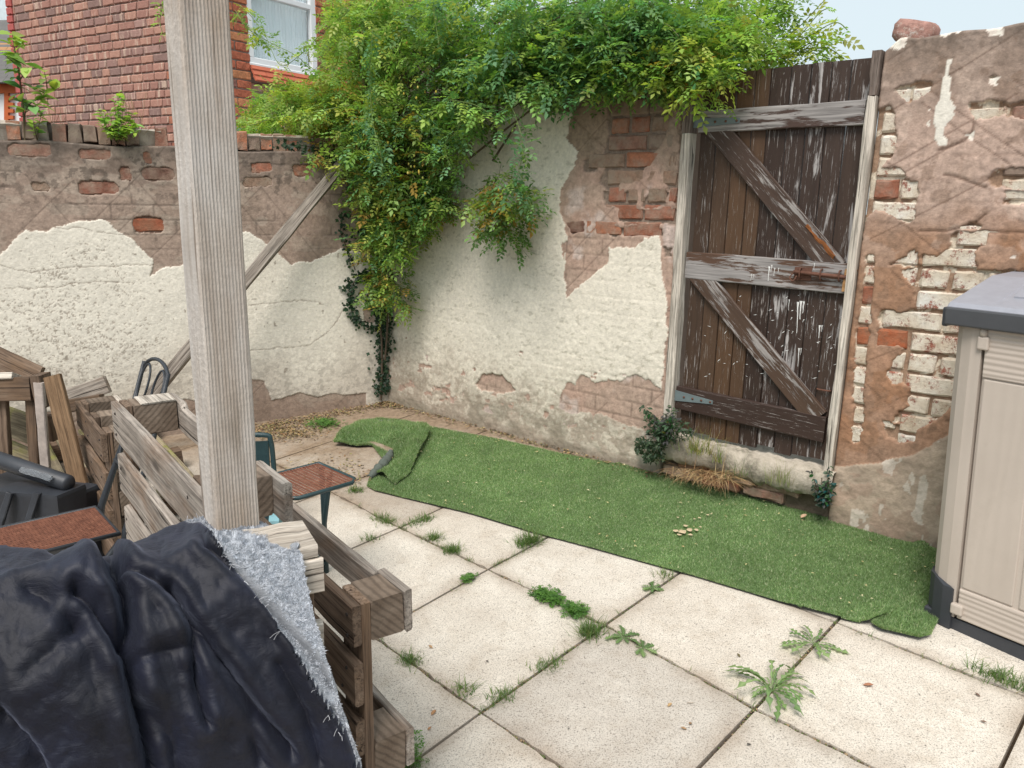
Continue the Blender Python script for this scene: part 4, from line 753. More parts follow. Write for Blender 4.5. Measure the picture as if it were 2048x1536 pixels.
# black plastic tool trunk
M_blk = plain('black_scuffed_plastic', (.028, .031, .038), .5, .5, .4, 18, .15); bx = thing('tool_chest', 'black plastic trunk with a rolled lid edge and clear latch behind the rusty seat', 'storage box', (-1.7, 2.75, gz(-1.7, 2.75)))
L0, L1 = PD(-60, 900, 3.05), PD(140, 968, 2.9); ax = nrm((L1 - L0) * [1, 1, 0]); ay = np.array([-ax[1], ax[0], 0]); Lt = float(np.linalg.norm((L1 - L0)[:2]))
V, Fc = tube_geo([L0, L0 + (L1 - L0) * .5, L1 - (L1 - L0) * .02, L1], [.034, .034, .034, .027], 12); obj('lid_roll', V, Fc, M_blk, bx, smooth=True)
zt1 = (L0[2] + L1[2]) / 2
def hull(name, poly, z0_, z1_, mat, par, b=.012, taper=.94):
    n = len(poly); c0 = sum(poly) / n; V = []
    for z, k in ((z0_, taper), (z1_ - b, 1), (z1_, 1 - b * 1.5)):
        for p in poly: q = c0 + (p - c0) * k; V.append((q[0], q[1], z))
    Fc = [tuple(range(n))[::-1], tuple(range(2 * n, 3 * n))]
    for l in range(2):
        for i in range(n): j = (i + 1) % n; Fc.append((l * n + i, l * n + j, (l + 1) * n + j, (l + 1) * n + i))
    return obj(name, V, Fc, mat, par)
b0 = L0[:2]; poly = [b0 - ay[:2] * .02, b0 + ax[:2] * Lt * .97 - ay[:2] * .02, b0 + ax[:2] * Lt * .97 + ay[:2] * .16, b0 + ay[:2] * .16]
hull('trunk_body', poly, gz(-1.7, 2.75) + .01, L1[2] - .06, M_blk, bx); 
q1 = PD(-20, 985, 2.86); q2 = PD(115, 1002, 2.82); hull('side_tray', [q1[:2], q2[:2], q2[:2] + ay[:2] * .14, q1[:2] + ay[:2] * .14], .35, q2[2] + .02, M_blk, bx)
for xa in (20, 75):
    a = PD(xa, 985, 2.83); b = PD(xa - 26, 1070, 2.80); beam('rib', a, b, .025, .02, (0, -1, 0), M_blk, bx)
mm = NM('clear_plastic', .2, .5); mm.b.inputs['Base Color'].default_value = (.5, .52, .55, 1); mm.b.inputs['Transmission Weight'].default_value = .85; a = PD(52, 944, 2.94); b = PD(112, 962, 2.90); ofs = np.array([0, -.03, .022])
lt = beam('latch', a + ofs, b + ofs, .024, .010, (0, -.8, .6), mm.m, bx, b=.005)
# ------------------------------------------------------------------ storage shed box (right)
M_beige = NM('beige_resin', .55, .35); v = M_beige.coord(); cc = M_beige.ramp(M_beige.noise(v, 3, 4), [(.3, (.40, .345, .295)), (.7, (.46, .40, .345))]); cc = M_beige.mix(M_beige.ramp(M_beige.noise(v, 6, 8, .75), [(.52, 0), (.75, .35)]), cc, (.30, .255, .21)); M_beige.base(cc)
gx_ = M_beige.N('TexWave', wave_type='BANDS', bands_direction='X'); gx_.inputs['Scale'].default_value = 14; gx_.inputs['Distortion'].default_value = 6; gx_.inputs['Detail'].default_value = 3; gx_.inputs['Detail Scale'].default_value = .6
vv = M_beige.coord((1, 1, .12)); M_beige.L(vv, gx_.inputs['Vector']); M_beige.bump(gx_.outputs['Fac'], .22, .002)
M_beigeH = NM('beige_resin_rail', .55, .35); v = M_beigeH.coord(); M_beigeH.base(M_beigeH.ramp(M_beigeH.noise(v, 3, 4), [(.3, (.41, .35, .30)), (.7, (.46, .40, .345))])); gy = M_beigeH.N('TexWave', wave_type='BANDS', bands_direction='Z'); gy.inputs['Scale'].default_value = 18; gy.inputs['Distortion'].default_value = 5; gy.inputs['Detail'].default_value = 3; gy.inputs['Detail Scale'].default_value = .5; vv = M_beigeH.coord((.12, .12, 1)); M_beigeH.L(vv, gy.inputs['Vector']); M_beigeH.bump(gy.outputs['Fac'], .5, .003)
M_char = plain('charcoal_resin', (.035, .038, .045), .45, .5, .25, 20, .15); M_lid = plain('grey_lid_resin', (.27, .275, .31), .42, .5, .15, 30, .1)
SB = G(1846, 1232); bd = np.array([math.cos(math.radians(-53)), math.sin(math.radians(-53)), 0]); bi = np.array([math.cos(math.radians(37)), math.sin(math.radians(37)), 0])   # run, inwards
topc = PD(1904, 640, 2.62); HT = topc[2] - SB[2]; lean_v = (topc - SB) / HT; lean_v = np.array([lean_v[0], lean_v[1], 1.0])
print('box height', HT, 'lean', lean_v)
def SP(x, y, z): return SB + bd * x + bi * y + lean_v * z
def sbox(name, x0_, x1_, y0_, y1_, z0_, z1_, mat, par, b=.004, **kw):
    V = [SP(x, y, z) for z in (z0_, z1_) for x, y in ((x0_, y0_), (x1_, y0_), (x1_, y1_), (x0_, y1_))]
    o = obj(name, V, [(3, 2, 1, 0), (4, 5, 6, 7), (0, 1, 5, 4), (1, 2, 6, 5), (2, 3, 7, 6), (3, 0, 4, 7)], mat, par, **kw); bm = o.modifiers.new('bevel', 'BEVEL'); bm.width = b; bm.segments = 2; return o
sh = thing('storage_shed', 'beige resin garden storage box with a dark grey lid beside the back wall', 'storage box', SB)
sbox('body', .03, 1.30, .02, .75, .10, HT - .01, M_beige.m, sh)
sbox('base', 0, 1.34, .0, .78, -.03, .04, M_char, sh); 
V = []; Fc = []; n = 6; prof = [(.0, .30), (.0, .07), (.012, .03), (.035, .008), (.07, -.004), (.105, -.006)]   # rounded front-left corner post
for z, k in ((.045, 0), (HT, 0)):
    for x, y in prof: V.append(SP(x, y, z))
for i in range(5): Fc.append((i, i + 1, i + 7, i + 6))
Fc.append((6, 7, 8, 9, 10, 11)); V2 = [SP(.105, .03, .045), SP(.105, .03, HT)]; V += V2; Fc.append((5, 12, 13, 11)); Fc.append((0, 6, 13, 12)); obj('corner_post', V, Fc, M_beige.m, sh)
V = []; Fc = []
for z in (.0, .15):
    for x, y in prof: V.append(SP(x - .008, y - .008 if y < .2 else y, z + (0 if z == 0 else .02 * (x < .05))))
for i in range(5): Fc.append((i, i + 1, i + 7, i + 6))
V += [SP(.1, .02, .0), SP(.1, .02, .13)]; Fc.append((5, 12, 13, 11)); Fc.append((6, 7, 8, 9, 10, 11, 13)); obj('corner_boot', V, Fc, M_char, sh)
door = sbox('door', .112, .655, .002, .03, .045, HT - .012, M_beige.m, sh, label='left door of the storage box'); yf = -.006
sbox('top_rail', .114, .653, yf, .008, HT - .175, HT - .014, M_beigeH.m, door); sbox('bottom_rail', .114, .653, yf - .002, .008, .047, .155, M_beigeH.m, door)
for k in range(3): sbox('panel', .118 + .178 * k, .118 + .178 * k + .162, yf + .003, .008, .158, HT - .18, M_beige.m, door, b=.006)
sbox('hinge_lug', .095, .135, -.022, .004, .062, .10, M_beige.m, sh, b=.006); sbox('hinge', .092, .128, -.018, .0, HT - .085, HT - .04, M_beige.m, sh, b=.006); V, Fc = tube_geo([SP(.108, -.008, HT - .04), SP(.108, -.008, HT - .012)], .012, 10); obj('hinge_pin', V, Fc, M_beige.m, sh, smooth=True)
door2 = sbox('door', .665, 1.21, .002, .03, .045, HT - .012, M_beige.m, sh)
# lid: rim and domed top
lid = thing('lid', None, None, SP(.6, .35, HT)); lid.parent = sh; lid.matrix_basis = MW[sh].inverted() @ MW[lid]
V = []; Fc = []; prf = [(-.022, -.008), (-.026, .044), (-.012, .058), (.02, .066), (.30, .135), (.62, .15), (.78, .10), (.80, .0)]
xs_ = [-.010, -.006, .02, .125, .135, .9, .91, 1.36]
for i, x in enumerate(xs_):
    for y, z in prf:
        zz = z * (.9 if i == 0 else 1); zz = zz - (.012 if (i == 0 and z > .06) else 0); rec = .008 if (x in (.135, .9) and .0 < y < .7 and z > .08) else 0; V.append(SP(x, y, HT + .004 + zz - rec))
k = len(prf)
for i in range(len(xs_) - 1):
    for j in range(k - 1): a = i * k + j; Fc.append((a, a + k, a + k + 1, a + 1))
Fc += [tuple(range(k)), tuple(range((len(xs_) - 1) * k, len(xs_) * k))[::-1]]
o = obj('lid_panel', V, Fc, M_lid, sh)
for j in range(8):
    y = .09 + .075 * j; zz = np.interp(y, [p[0] for p in prf[3:6]], [p[1] for p in prf[3:6]]); V = [SP(x, yy, HT + .004 + zz - .008 + dz) for dz in (0, .012) for x, yy in ((.15, y), (.88, y), (.88, y + .062), (.15, y + .062))]
    dzs = .012 * (.062 / .3) * 7 if y < .28 else 0; V = [v_ + (lean_v * (.02 if (i % 4 in (2, 3) and y < .26) else 0)) for i, v_ in enumerate(V)]
    obj('lid_slat', V, [(4, 5, 6, 7), (0, 1, 5, 4), (1, 2, 6, 5), (2, 3, 7, 6), (3, 0, 4, 7)], M_lid, sh)
sbox('lid_rim', -.012, 1.36, -.034, -.010, HT - .014, HT + .046, plain('dark_lid_rim', (.055, .057, .062), .45, .5), sh, b=.006); bpy.data.objects.remove(lid)
sbox('lid_side', -.026, -.008, -.02, .25, HT - .022, HT + .044, M_char, sh, b=.006)
# ------------------------------------------------------------------ artificial turf
TURF = [(735, 975), (742, 955), (765, 930), (790, 900), (815, 880), (842, 853), (992, 881), (1128, 912), (1231, 932), (1240, 931), (1357, 955), (1474, 978), (1592, 999), (1720, 1032), (1762, 1053), (1850, 1090), (1880, 1110), (1860, 1160), (1838, 1200), (1760, 1246), (1741, 1254), (1700, 1245), (1600, 1219), (1500, 1189), (1400, 1159), (1300, 1131), (1180, 1098), (1060, 1066), (940, 1030), (820, 1001), (750, 984)]
tp = [tuple(G(*p)[:2]) for p in TURF]
FLAP = [(668, 894), (690, 866), (722, 850), (760, 843), (800, 850), (852, 858), (858, 880), (838, 915), (818, 955), (790, 975), (752, 955), (768, 925), (745, 895), (715, 897)]
fp = [tuple(G(*p)[:2]) for p in FLAP]
FL2 = [(1762, 1236), (1838, 1100), (1900, 1120), (1880, 1230), (1858, 1277), (1837, 1283), (1800, 1274), (1762, 1266), (1745, 1256)]
f2 = [tuple(G(*p)[:2]) for p in FL2]
crease = [tuple(G(*p)[:2]) for p in ((1850, 1075), (1838, 1115), (1805, 1170), (1762, 1238), (1745, 1262))]
def turf_h(x, y):
    z = .007 + .006 * fbm(x * 5, y * 5, 4) + .024 * np.exp(-(dseg(x, y, crease) / .028)**2); e = dseg(x, y, [tuple(G(*p)[:2]) for p in ((1600, 1219), (1700, 1245), (1741, 1254))]); return z + .006 * np.exp(-(e / .05)**2) * (fbm(x * 14, y * 14, 2) > .5)
rid = [[tuple(G(*p)[:2]) for p in q] for q in ([(690, 880), (740, 862), (800, 866), (848, 872)], [(848, 880), (826, 915), (800, 945), (775, 960)], [(705, 890), (745, 885), (790, 905), (800, 930)])]
def flap_h(x, y):
    z =   .02 + .03 * np.exp(-(dseg(x, y, rid[0]) / .10)**2) + .042 * np.exp(-(dseg(x, y, rid[1]) / .06)**2) + .022 * (fbm(x * 8, y * 8, 9) - .5) - .035 * np.exp(-(dseg(x, y, rid[2]) / .035)**2); return z
M_thatch = plain('turf_thatch', (.11, .18, .07), .95, .1, .35, 140, .8); M_backing = plain('turf_backing', (.035, .042, .038), .9, .1, .4, 60, .4)
TC = [(.19, .30, .12), (.235, .355, .15), (.285, .405, .18), (.38, .46, .27), (.145, .235, .10), (.50, .53, .35)]
def turf(root, poly, hf, nbl, seed, res=.02, bl=.0095, edge=True):
    rs = np.random.default_rng(seed); P = np.array(poly); lo, hi = P.min(0), P.max(0); xs = np.arange(lo[0] - res, hi[0] + res, res); ys = np.arange(lo[1] - res, hi[1] + res, res); X, Y = np.meshgrid(xs, ys)
    ins = inpoly(X, Y, poly); Z = TX * X + TY * Y + hf(X, Y); idx = -np.ones(X.shape, int)
    cellin = ins[:-1, :-1] | ins[1:, :-1] | ins[:-1, 1:] | ins[1:, 1:]; V = []; Fc = []; Xs, Ys = X.copy(), Y.copy()
    # snap outside vertices of border cells to the outline
    pe = np.vstack([P, P[:1]]); use = np.zeros(X.shape, bool); use[:-1, :-1] |= cellin; use[1:, :-1] |= cellin; use[:-1, 1:] |= cellin; use[1:, 1:] |= cellin
    for j, i in zip(*np.where(use & ~ins)):
        best = None
        for a, b in zip(pe[:-1], pe[1:]):
            v_ = b - a; t = np.clip(((X[j, i] - a[0]) * v_[0] + (Y[j, i] - a[1]) * v_[1]) / (v_ @ v_ + 1e-12), 0, 1); q = a + t * v_; d_ = np.hypot(q[0] - X[j, i], q[1] - Y[j, i])
            if best is None or d_ < best[0]: best = (d_, q)
        Xs[j, i], Ys[j, i] = best[1]
    Z = TX * Xs + TY * Ys + hf(Xs, Ys); ids = np.where(use.ravel())[0]; mp_ = -np.ones(X.size, int); mp_[ids] = np.arange(len(ids)); a = np.arange(X.size).reshape(X.shape)
    q = np.stack([a[:-1, :-1], a[:-1, 1:], a[1:, 1:], a[1:, :-1]], -1)[cellin]; q = mp_[q]; VV = np.stack([Xs.ravel()[ids], Ys.ravel()[ids], Z.ravel()[ids]], 1); n = len(VV); VB = VV - [0, 0, .003]
    from collections import Counter
    ec = Counter(); 
    for f_ in q:
        for k in range(4): ec[(f_[k], f_[(k + 1) % 4])] += 1
    side = [(a_, b_, b_ + n, a_ + n)[::-1] for (a_, b_) in ec if (b_, a_) not in ec]
    bo = obj('backing', np.vstack([VV, VB]), [tuple(f_) for f_ in q] + [tuple(f_[::-1] + n) for f_ in q] + side, M_backing, root); bo.data.materials.append(M_thatch)
    for pi in range(len(q)): bo.data.polygons[pi].material_index = 1
    pts = rs.uniform(lo, hi, (int(nbl * 1.1 * np.prod(hi - lo) / 1.0) + 10, 2)); pts = pts[inpoly(pts[:, 0], pts[:, 1], poly)]; m_ = len(pts)
    ne = int(np.linalg.norm(np.diff(pe, axis=0), axis=1).sum() * 1600); sel = rs.integers(0, len(P), ne); f_ = rs.random(ne)[:, None]; ep = pe[sel] * (1 - f_) + pe[sel + 1] * f_ + rs.normal(0, .0016, (ne, 2)); pts = np.vstack([pts, ep]); m_ = len(pts)
    x, y = pts.T; z = TX * x + TY * y + hf(x, y); an = rs.uniform(0, 2 * np.pi, m_); ln = bl * rs.uniform(.6, 1.25, m_); lean_ = rs.uniform(.1, .9, m_); wv_ = .0015 * rs.uniform(.7, 1.4, m_); ph = rs.uniform(0, 2 * np.pi, m_)
    b_ = np.stack([x, y, z], 1); wd_ = np.stack([np.cos(an) * wv_, np.sin(an) * wv_, 0 * x], 1); tip = b_ + np.stack([np.cos(ph) * ln * lean_, np.sin(ph) * ln * lean_, ln * (1 - .35 * lean_)], 1)
    VV = np.stack([b_ - wd_, b_ + wd_, tip], 1).reshape(-1, 3); col = np.array(TC)[rs.choice(6, m_, p=[.24, .26, .22, .12, .1, .06])]; ww = ((.72 + .5 * fbm(x * 3.2, y * 3.2, 31)) * (.8 + .4 * fbm(x * 14, y * 14, 33)))[:, None]; col = col * ww
    obj('pile', VV, np.arange(m_ * 3).reshape(-1, 3), M_turf, root, col=np.repeat(col, 3, 0), kind='stuff'); return len(pts)
tf = thing('artificial_turf', 'long strip of green artificial turf lying on the slabs below the gate', 'artificial grass', (*tp[10], gz(*tp[10])))
print('blades', turf(tf, tp, turf_h, 80000, 1)); turf(tf, fp, flap_h, 60000, 2, res=.014, bl=.018)
f3 = thing('turf_offcut', 'small crumpled offcut of artificial turf tucked under the corner of the storage box', 'artificial grass', (*f2[4], gz(*f2[4]))); turf(f3, f2, lambda x, y: .012 + .010 * fbm(x * 9, y * 9, 3), 60000, 3, res=.015, bl=.016)
# rolled dark edge at the left and torn backing at the far edge
M_under = plain('turf_underside', (.10, .115, .10), .9, .1, .35, 60, .4)
def curl(pxs, rad, a0, a1, par, seed):
    """open curl of the turf edge: a strip rolled through part of a circle, its grey underside showing"""
    base = [G(*p) for p in pxs]; path = smooth_line(base, 8); n = len(path); V = []; Fc = []; k = 14; rs_ = random.Random(seed)
    rad_ = np.interp(np.linspace(0, 1, n), np.linspace(0, 1, len(rad)), rad)
    for i, p in enumerate(path):
        t = nrm(path[min(i + 1, n - 1)] - path[max(i - 1, 0)]); sd = nrm(np.cross(t, [0, 0, 1.0])); r_ = rad_[i] * (1 + .15 * math.sin(i * 1.3 + seed))
        for q in range(k + 1): a = math.radians(a0 + (a1 - a0) * q / k + 12 * math.sin(i * .7)); rr = r_ * (1 - .25 * q / k); V.append(p + sd * rr * math.cos(a) + np.array([0, 0, r_ + .006 + rr * math.sin(a)]) + RNG.normal(0, .0008, 3))
    for i in range(n - 1):
        for q in range(k): a = i * (k + 1) + q; Fc.append((a, a + 1, a + k + 2, a + k + 1))
    o = obj('curled_edge', V, Fc, M_under, par, smooth=True); md = o.modifiers.new('thickness', 'SOLIDIFY'); md.thickness = .003
curl([(738, 962), (752, 952), (768, 938), (778, 922), (782, 908)], [.012, .024, .028, .022, .010], -90, 175, tf, 1); curl([(742, 862), (758, 854), (785, 851), (812, 853)], [.012, .018, .014, .006], -90, 160, tf, 2)
# ------------------------------------------------------------------ blanket
RIDGE = [(-260, 1130), (-140, 1105), (0, 1112), (60, 1117), (110, 1148), (170, 1141), (230, 1118), (300, 1080), (370, 1050), (430, 1042), (480, 1048), (530, 1068), (578, 1108)]
RD = [1.25, 1.25, 1.26, 1.25, 1.22, 1.22, 1.25, 1.30, 1.36, 1.39, 1.39, 1.35, 1.29]
rp = np.array([PD(*p, d) for p, d in zip(RIDGE, RD)]); rpx = np.array([p[0] for p in RIDGE], float)
BOT = lambda s_: PD(-340 + s_ * 1064, 1536, .86 + .02 * math.sin(s_ * 9) + .26 * s_)
CR = lambda s_: np.array([-.37 - .70 * (1 - s_), 1.265 - .375 * (1 - s_), 1.10 + .02 * min(1, (1 - s_) * 6) + .012 * math.sin(s_ * 17)])
creases = [([(219, 1127), (246, 1182), (253, 1250), (253, 1319), (273, 1421), (301, 1536)], .040, 17), ([(239, 1131), (308, 1158), (359, 1202), (379, 1250), (390, 1319), (393, 1370), (410, 1438)], .020, 10), ([(342, 1175), (376, 1230), (427, 1302), (478, 1370), (530, 1438), (581, 1500)], .022, 12), ([(410, 1086), (478, 1148), (547, 1223), (615, 1302), (666, 1387)], .016, 10),
    ([(150, 1190), (190, 1222), (213, 1262), (235, 1300)], .028, 13), ([(160, 1240), (120, 1290), (60, 1340)], .010, 16), ([(60, 1180), (130, 1210), (150, 1260)], .012, 16), ([(300, 1420), (340, 1480), (350, 1560)], .022, 22), ([(450, 1330), (500, 1430), (520, 1520)], .012, 14), ([(0, 1430), (60, 1500), (90, 1560)], .016, 20), ([(560, 1330), (610, 1420), (640, 1520)], .012, 12), ([(250, 1330), (320, 1300), (372, 1290)], .008, 12)]
bulges = [((150, 1150), .03, 60), ((330, 1260), .022, 45), ((90, 1330), .02, 80), ((450, 1200), .015, 45), ((185, 1200), .02, 22), ((420, 1420), .014, 40), ((180, 1420), .012, 50)]
HEM = [(372, 1046), (430, 1080), (470, 1140), (520, 1210), (580, 1290), (640, 1390), (690, 1470), (718, 1545), (735, 1700)]
def build_blanket():
    ns, ntt = 230, 190; S = np.linspace(0, 1, ns); T = np.linspace(-.28, 1.75, ntt); P = np.zeros((ntt, ns, 3))
    arc = np.concatenate([[0], np.cumsum(np.linalg.norm(np.diff(rp, axis=0), axis=1))]); arc /= arc[-1]
    Rr = np.stack([np.interp(S, arc, rp[:, k]) for k in range(3)], 1)
    for _ in range(4): Rr[1:-1] = (Rr[:-2] + 2 * Rr[1:-1] + Rr[2:]) / 4
    Bt = np.array([BOT(s_) for s_ in S]); Cr = np.array([CR(s_) for s_ in S])
    for i, t in enumerate(T):
        if t < 0: q = Rr + np.array([-.01, .16 * math.sqrt(min(1, -t / .28)), 0]) + np.array([0, 0, -.34 * (-t / .28)**1.6])
        else:
            tt = min(t, 1.0); k1 = .30; f1 = min(1, tt / k1); f2 = max(0, (tt - k1) / (1 - k1)); q = (Rr * (1 - f1) + Cr * f1) if tt < k1 else (Cr * (1 - f2) + Bt * f2 + np.array([0, -.035 * math.sin(math.pi * f2), .02 * math.sin(math.pi * f2)]))
            if t > 1: q = Bt + np.array([-.02, -.05, -.62]) * (t - 1)
        P[i] = q
    for _ in range(6): P[1:-1] = (P[:-2] + 2 * P[1:-1] + P[2:]) / 4
    def normals(P): a = np.gradient(P, axis=1); b = np.gradient(P, axis=0); n_ = np.cross(a, b); n_ /= np.linalg.norm(n_, axis=2, keepdims=True) + 1e-9; return n_
    N = normals(P); N[(N @ np.array([0, -.6, .8])) < 0] *= -1
    X, Y = pr(P); d = np.zeros(X.shape)
    for pts, dep_, wd_ in creases: r_ = dseg(X, Y, pts); d += -dep_ * np.exp(-(r_ / wd_)**2) + dep_ * .38 * np.exp(-((r_ - wd_ * 2.3) / (wd_ * 1.2))**2)
    for (bx_, by_), am, wd_ in bulges: d += am * np.exp(-((X - bx_)**2 + (Y - by_)**2) / wd_**2)
    hem = dseg(X, Y, HEM)
    hx = np.interp(Y, [p[1] for p in HEM], [p[0] for p in HEM]); fle = (X > hx) & (Y > 1030); back = (np.arange(ntt) < 26)[:, None] & (np.arange(ns) > ns * .80)[None]; fle = fle | back
    d += np.where(fle, -.012, .0) + np.where(fle, 0, .008 * np.exp(-(hem / 9)**2)); front = sst(-.05, .08, T)[:, None]
    d = d * front + .010 * (fbm(X / 42, Y / 42, 5) - .5) + .006 * (fbm(X / 14, Y / 20, 6) - .5) + .0028 * (fbm(X / 5, Y / 7, 9) - .5); P = P + N * d[..., None]
    idx = np.arange(ntt * ns).reshape(ntt, ns); a = idx[:-1, :-1]; q = np.stack([a, a + 1, a + ns + 1, a + ns], -1).reshape(-1, 4); ff = (fle[:-1, :-1] & fle[1:, 1:]).ravel(); PV = P.reshape(-1, 3); NV = N.reshape(-1, 3)
    root = thing('blanket', 'black velvety blanket with grey fleece lining draped over the front pallet', 'blanket', (-.7, 1.15, .4))
    for sel, nm, mat in ((~ff, 'dark_cover', M_velvet), (ff, 'fleece_lining', M_fleece)):
        qq = q[sel]; ids, inv = np.unique(qq, return_inverse=True); o = obj(nm, PV[ids], inv.reshape(-1, 4), mat, root, smooth=True); md = o.modifiers.new('thickness', 'SOLIDIFY'); md.thickness = .006; md.offset = 0
    # fleece fibres
    fi = np.where(ff)[0]; rs = np.random.default_rng(5); n_ = 100000; pick = rs.choice(fi, n_); u, v = rs.random(n_), rs.random(n_); A = PV[q[pick]]; b = (A[:, 0] * (1 - u)[:, None] + A[:, 1] * u[:, None]) * (1 - v)[:, None] + (A[:, 3] * (1 - u)[:, None] + A[:, 2] * u[:, None]) * v[:, None]
    nn = NV[q[pick, 0]]; Xp, Yp = pr(b); cl_ = fbm(Xp / 9, Yp / 9, 3); ang = cl_ * 9; tang = np.cross(nn, [0, 0, 1.0]); tang /= np.linalg.norm(tang, axis=1, keepdims=True); bit = np.cross(nn, tang); l = rs.uniform(.002, .0045, n_)[:, None]
    dr_ = tang * np.cos(ang)[:, None] * .7 + bit * np.sin(ang)[:, None] * .7 + rs.normal(0, .35, (n_, 3)); tip = b + (nn * .8 + dr_) * l + nn * .003; wv_ = np.cross(nn, dr_); wv_ = wv_ / (np.linalg.norm(wv_, axis=1, keepdims=True) + 1e-9) * .0007; b = b + nn * .003
    col = np.array([(.40, .42, .455)]) * rs.uniform(.45, 1.25, (n_, 1)) * (.75 + .5 * cl_)[:, None] * 1.5; obj('fleece_pile', np.stack([b - wv_, b + wv_, tip], 1).reshape(-1, 3), np.arange(n_ * 3).reshape(-1, 3), M_fib, root, col=np.repeat(col, 3, 0), kind='stuff')
    # loose threads along the hem
    tb_ = MB()
    for k in range(60):
        t = R.random(); j = int(t * (len(HEM) - 3)); p = HEM[j]; p2 = HEM[j + 1]; f_ = R.random(); x = p[0] + (p2[0] - p[0]) * f_; y = p[1] + (p2[1] - p[1]) * f_; ii = np.argmin((X - x)**2 + (Y - y)**2); b = PV[ii] + NV[ii] * .008; l = R.uniform(.006, .02); e = nrm(NV[ii] * .6 + RNG.normal(0, .6, 3)) * l; V_, F_ = tube_geo([b, b + e * .6, b + e + np.array([0, 0, -.003])], .0005, 3); tb_.add(V_, F_)
    tb_.build('hem_threads', plain('pale_thread', (.4, .4, .42), .9, .1), root, kind='stuff')
mm = NM('black_velvet', .6, .4); v = mm.coord(); nz = mm.noise(v, 8, 6, .65, .3); mm.base(mm.ramp(nz, [(.3, (.0015, .002, .006)), (.55, (.005, .006, .015)), (.75, (.012, .015, .032))])); mm.b.inputs['Sheen Weight'].default_value = .16; mm.b.inputs['Sheen Roughness'].default_value = .4; mm.b.inputs['Sheen Tint'].default_value = (.55, .62, .85, 1)
b1 = mm.bump(mm.noise(mm.coord((1, 1, 1.6)), 20, 7, .62, .7), .55, .007); mm.bump(mm.noise(v, 500, 2, .5), .15, .001, prev=b1); mm.roughn(mm.ramp(nz, [(.3, .68), (.7, .57)])); M_velvet = mm.m
M_fleece = plain('grey_fleece', (.30, .315, .34), .95, .1, .3, 60, .6); M_fib = attrmat('fleece_fibre', .9, 80, .1, 0)
build_blanket()
# ------------------------------------------------------------------ leaves
def leaflet(L, W, fold=.25, droop=.15, n=3):
    """serrated-looking ovate leaflet along +X, folded on the midrib"""
    V = [(0, 0, 0)]; Fc = []; prof = [0, .75, 1.0, .72, 0][:n + 2] if n == 3 else [0, 1, 0]
    m_ = len(prof) - 1; rows = []
    for i in range(m_ + 1):
        t = i / m_; x = L * t; w_ = W / 2 * prof[i]; z = -droop * L * t * t
        if i in (0, m_): rows.append([len(V) if i else 0]); 
        else: rows.append([len(V), len(V) + 1, len(V) + 2])
        if i == 0: continue
        if i == m_: V.append((x, 0, z))
        else: V += [(x, w_, z + fold * w_), (x, 0, z), (x, -w_, z + fold * w_)]
    for a, b in zip(rows[:-1], rows[1:]):
        if len(a) == 1: Fc += [(a[0], b[1], b[0]), (a[0], b[2], b[1])]
        elif len(b) == 1: Fc += [(a[0], a[1], b[0]), (a[1], a[2], b[0])]
        else: Fc += [(a[0], a[1], b[1], b[0]), (a[1], a[2], b[2], b[1])]
    return np.array(V), Fc
def tri(Fc):
    out = []
    for f in Fc:
        if len(f) == 3: out.append(f)
        else: out += [(f[0], f[1], f[2]), (f[0], f[2], f[3])]
    return np.array(out)
def compound(npair=3, L=.095, leaf=.03, seed=0, n=2):
    rs = random.Random(seed); V = []; F_ = []
    def put(x, a, s, z):
        v, f = leaflet(leaf * s, leaf * s * .55, .3, .2, n); ca, sa = math.cos(a), math.sin(a); w_ = v.copy(); w_[:, 0] = v[:, 0] * ca - v[:, 1] * sa + x; w_[:, 1] = v[:, 0] * sa + v[:, 1] * ca; w_[:, 2] += z; t = tri(f) + len(V); V.extend(w_.tolist()); F_.extend(t.tolist())
    for k in range(npair):
        x = L * (.3 + .5 * k / max(1, npair - 1)); z = -.25 * x * x / L
        for sg in (-1, 1): put(x, sg * rs.uniform(.9, 1.25), rs.uniform(.8, 1.05), z)
    put(L * .92, rs.uniform(-.1, .1), 1.1, -.25 * L * .85)
    b0 = len(V); V += [(0, .0009, 0), (0, -.0009, 0), (L * .95, 0, -.22 * L)]; F_.append((b0, b0 + 1, b0 + 2)); return np.array(V), np.array(F_)
ROSE = [compound(3, R.uniform(.09, .115), R.uniform(.034, .042), i) for i in range(6)] + [compound(2, .085, .040, 9), compound(2, .07, .034, 10)]
class Leaves:
    def __init__(s): s.V = []; s.F = []; s.C = []; s.n = 0; s.rec = []
    def put(s, protos, k, p, d, up, sc, col):
        d = nrm(d); up = np.asarray(up, float); up = up - d * (up @ d); up = nrm(up) if np.linalg.norm(up) > 1e-3 else nrm(np.cross(d, [1.0, .3, 0])); y = np.cross(up, d); s.rec.append((k, p, d, y, up, sc, col))
    def flush(s, protos, recs):
        Vs = []; Fs = []; Cs = []; n = 0
        for k, p, d, y, up, sc, col in recs:
            V, Fc = protos[k]; Vs.append((V @ np.stack([d, y, up])) * sc + p); Fs.append(Fc + n); Cs.append(np.repeat([col], len(V), 0)); n += len(V)
        return np.vstack(Vs), np.vstack(Fs), np.vstack(Cs)
def rosecol(kind, rs):
    b = {'y': (.34, .42, .09), 'g': (.20, .34, .08), 'd': (.115, .225, .07), 'b': (.13, .28, .12), 'o': (.36, .25, .06), 'l': (.30, .47, .10)}[kind]; f = rs.uniform(.7, 1.3); return np.array([b[0] * f * rs.uniform(.85, 1.2), b[1] * f, b[2] * f * rs.uniform(.8, 1.2)])
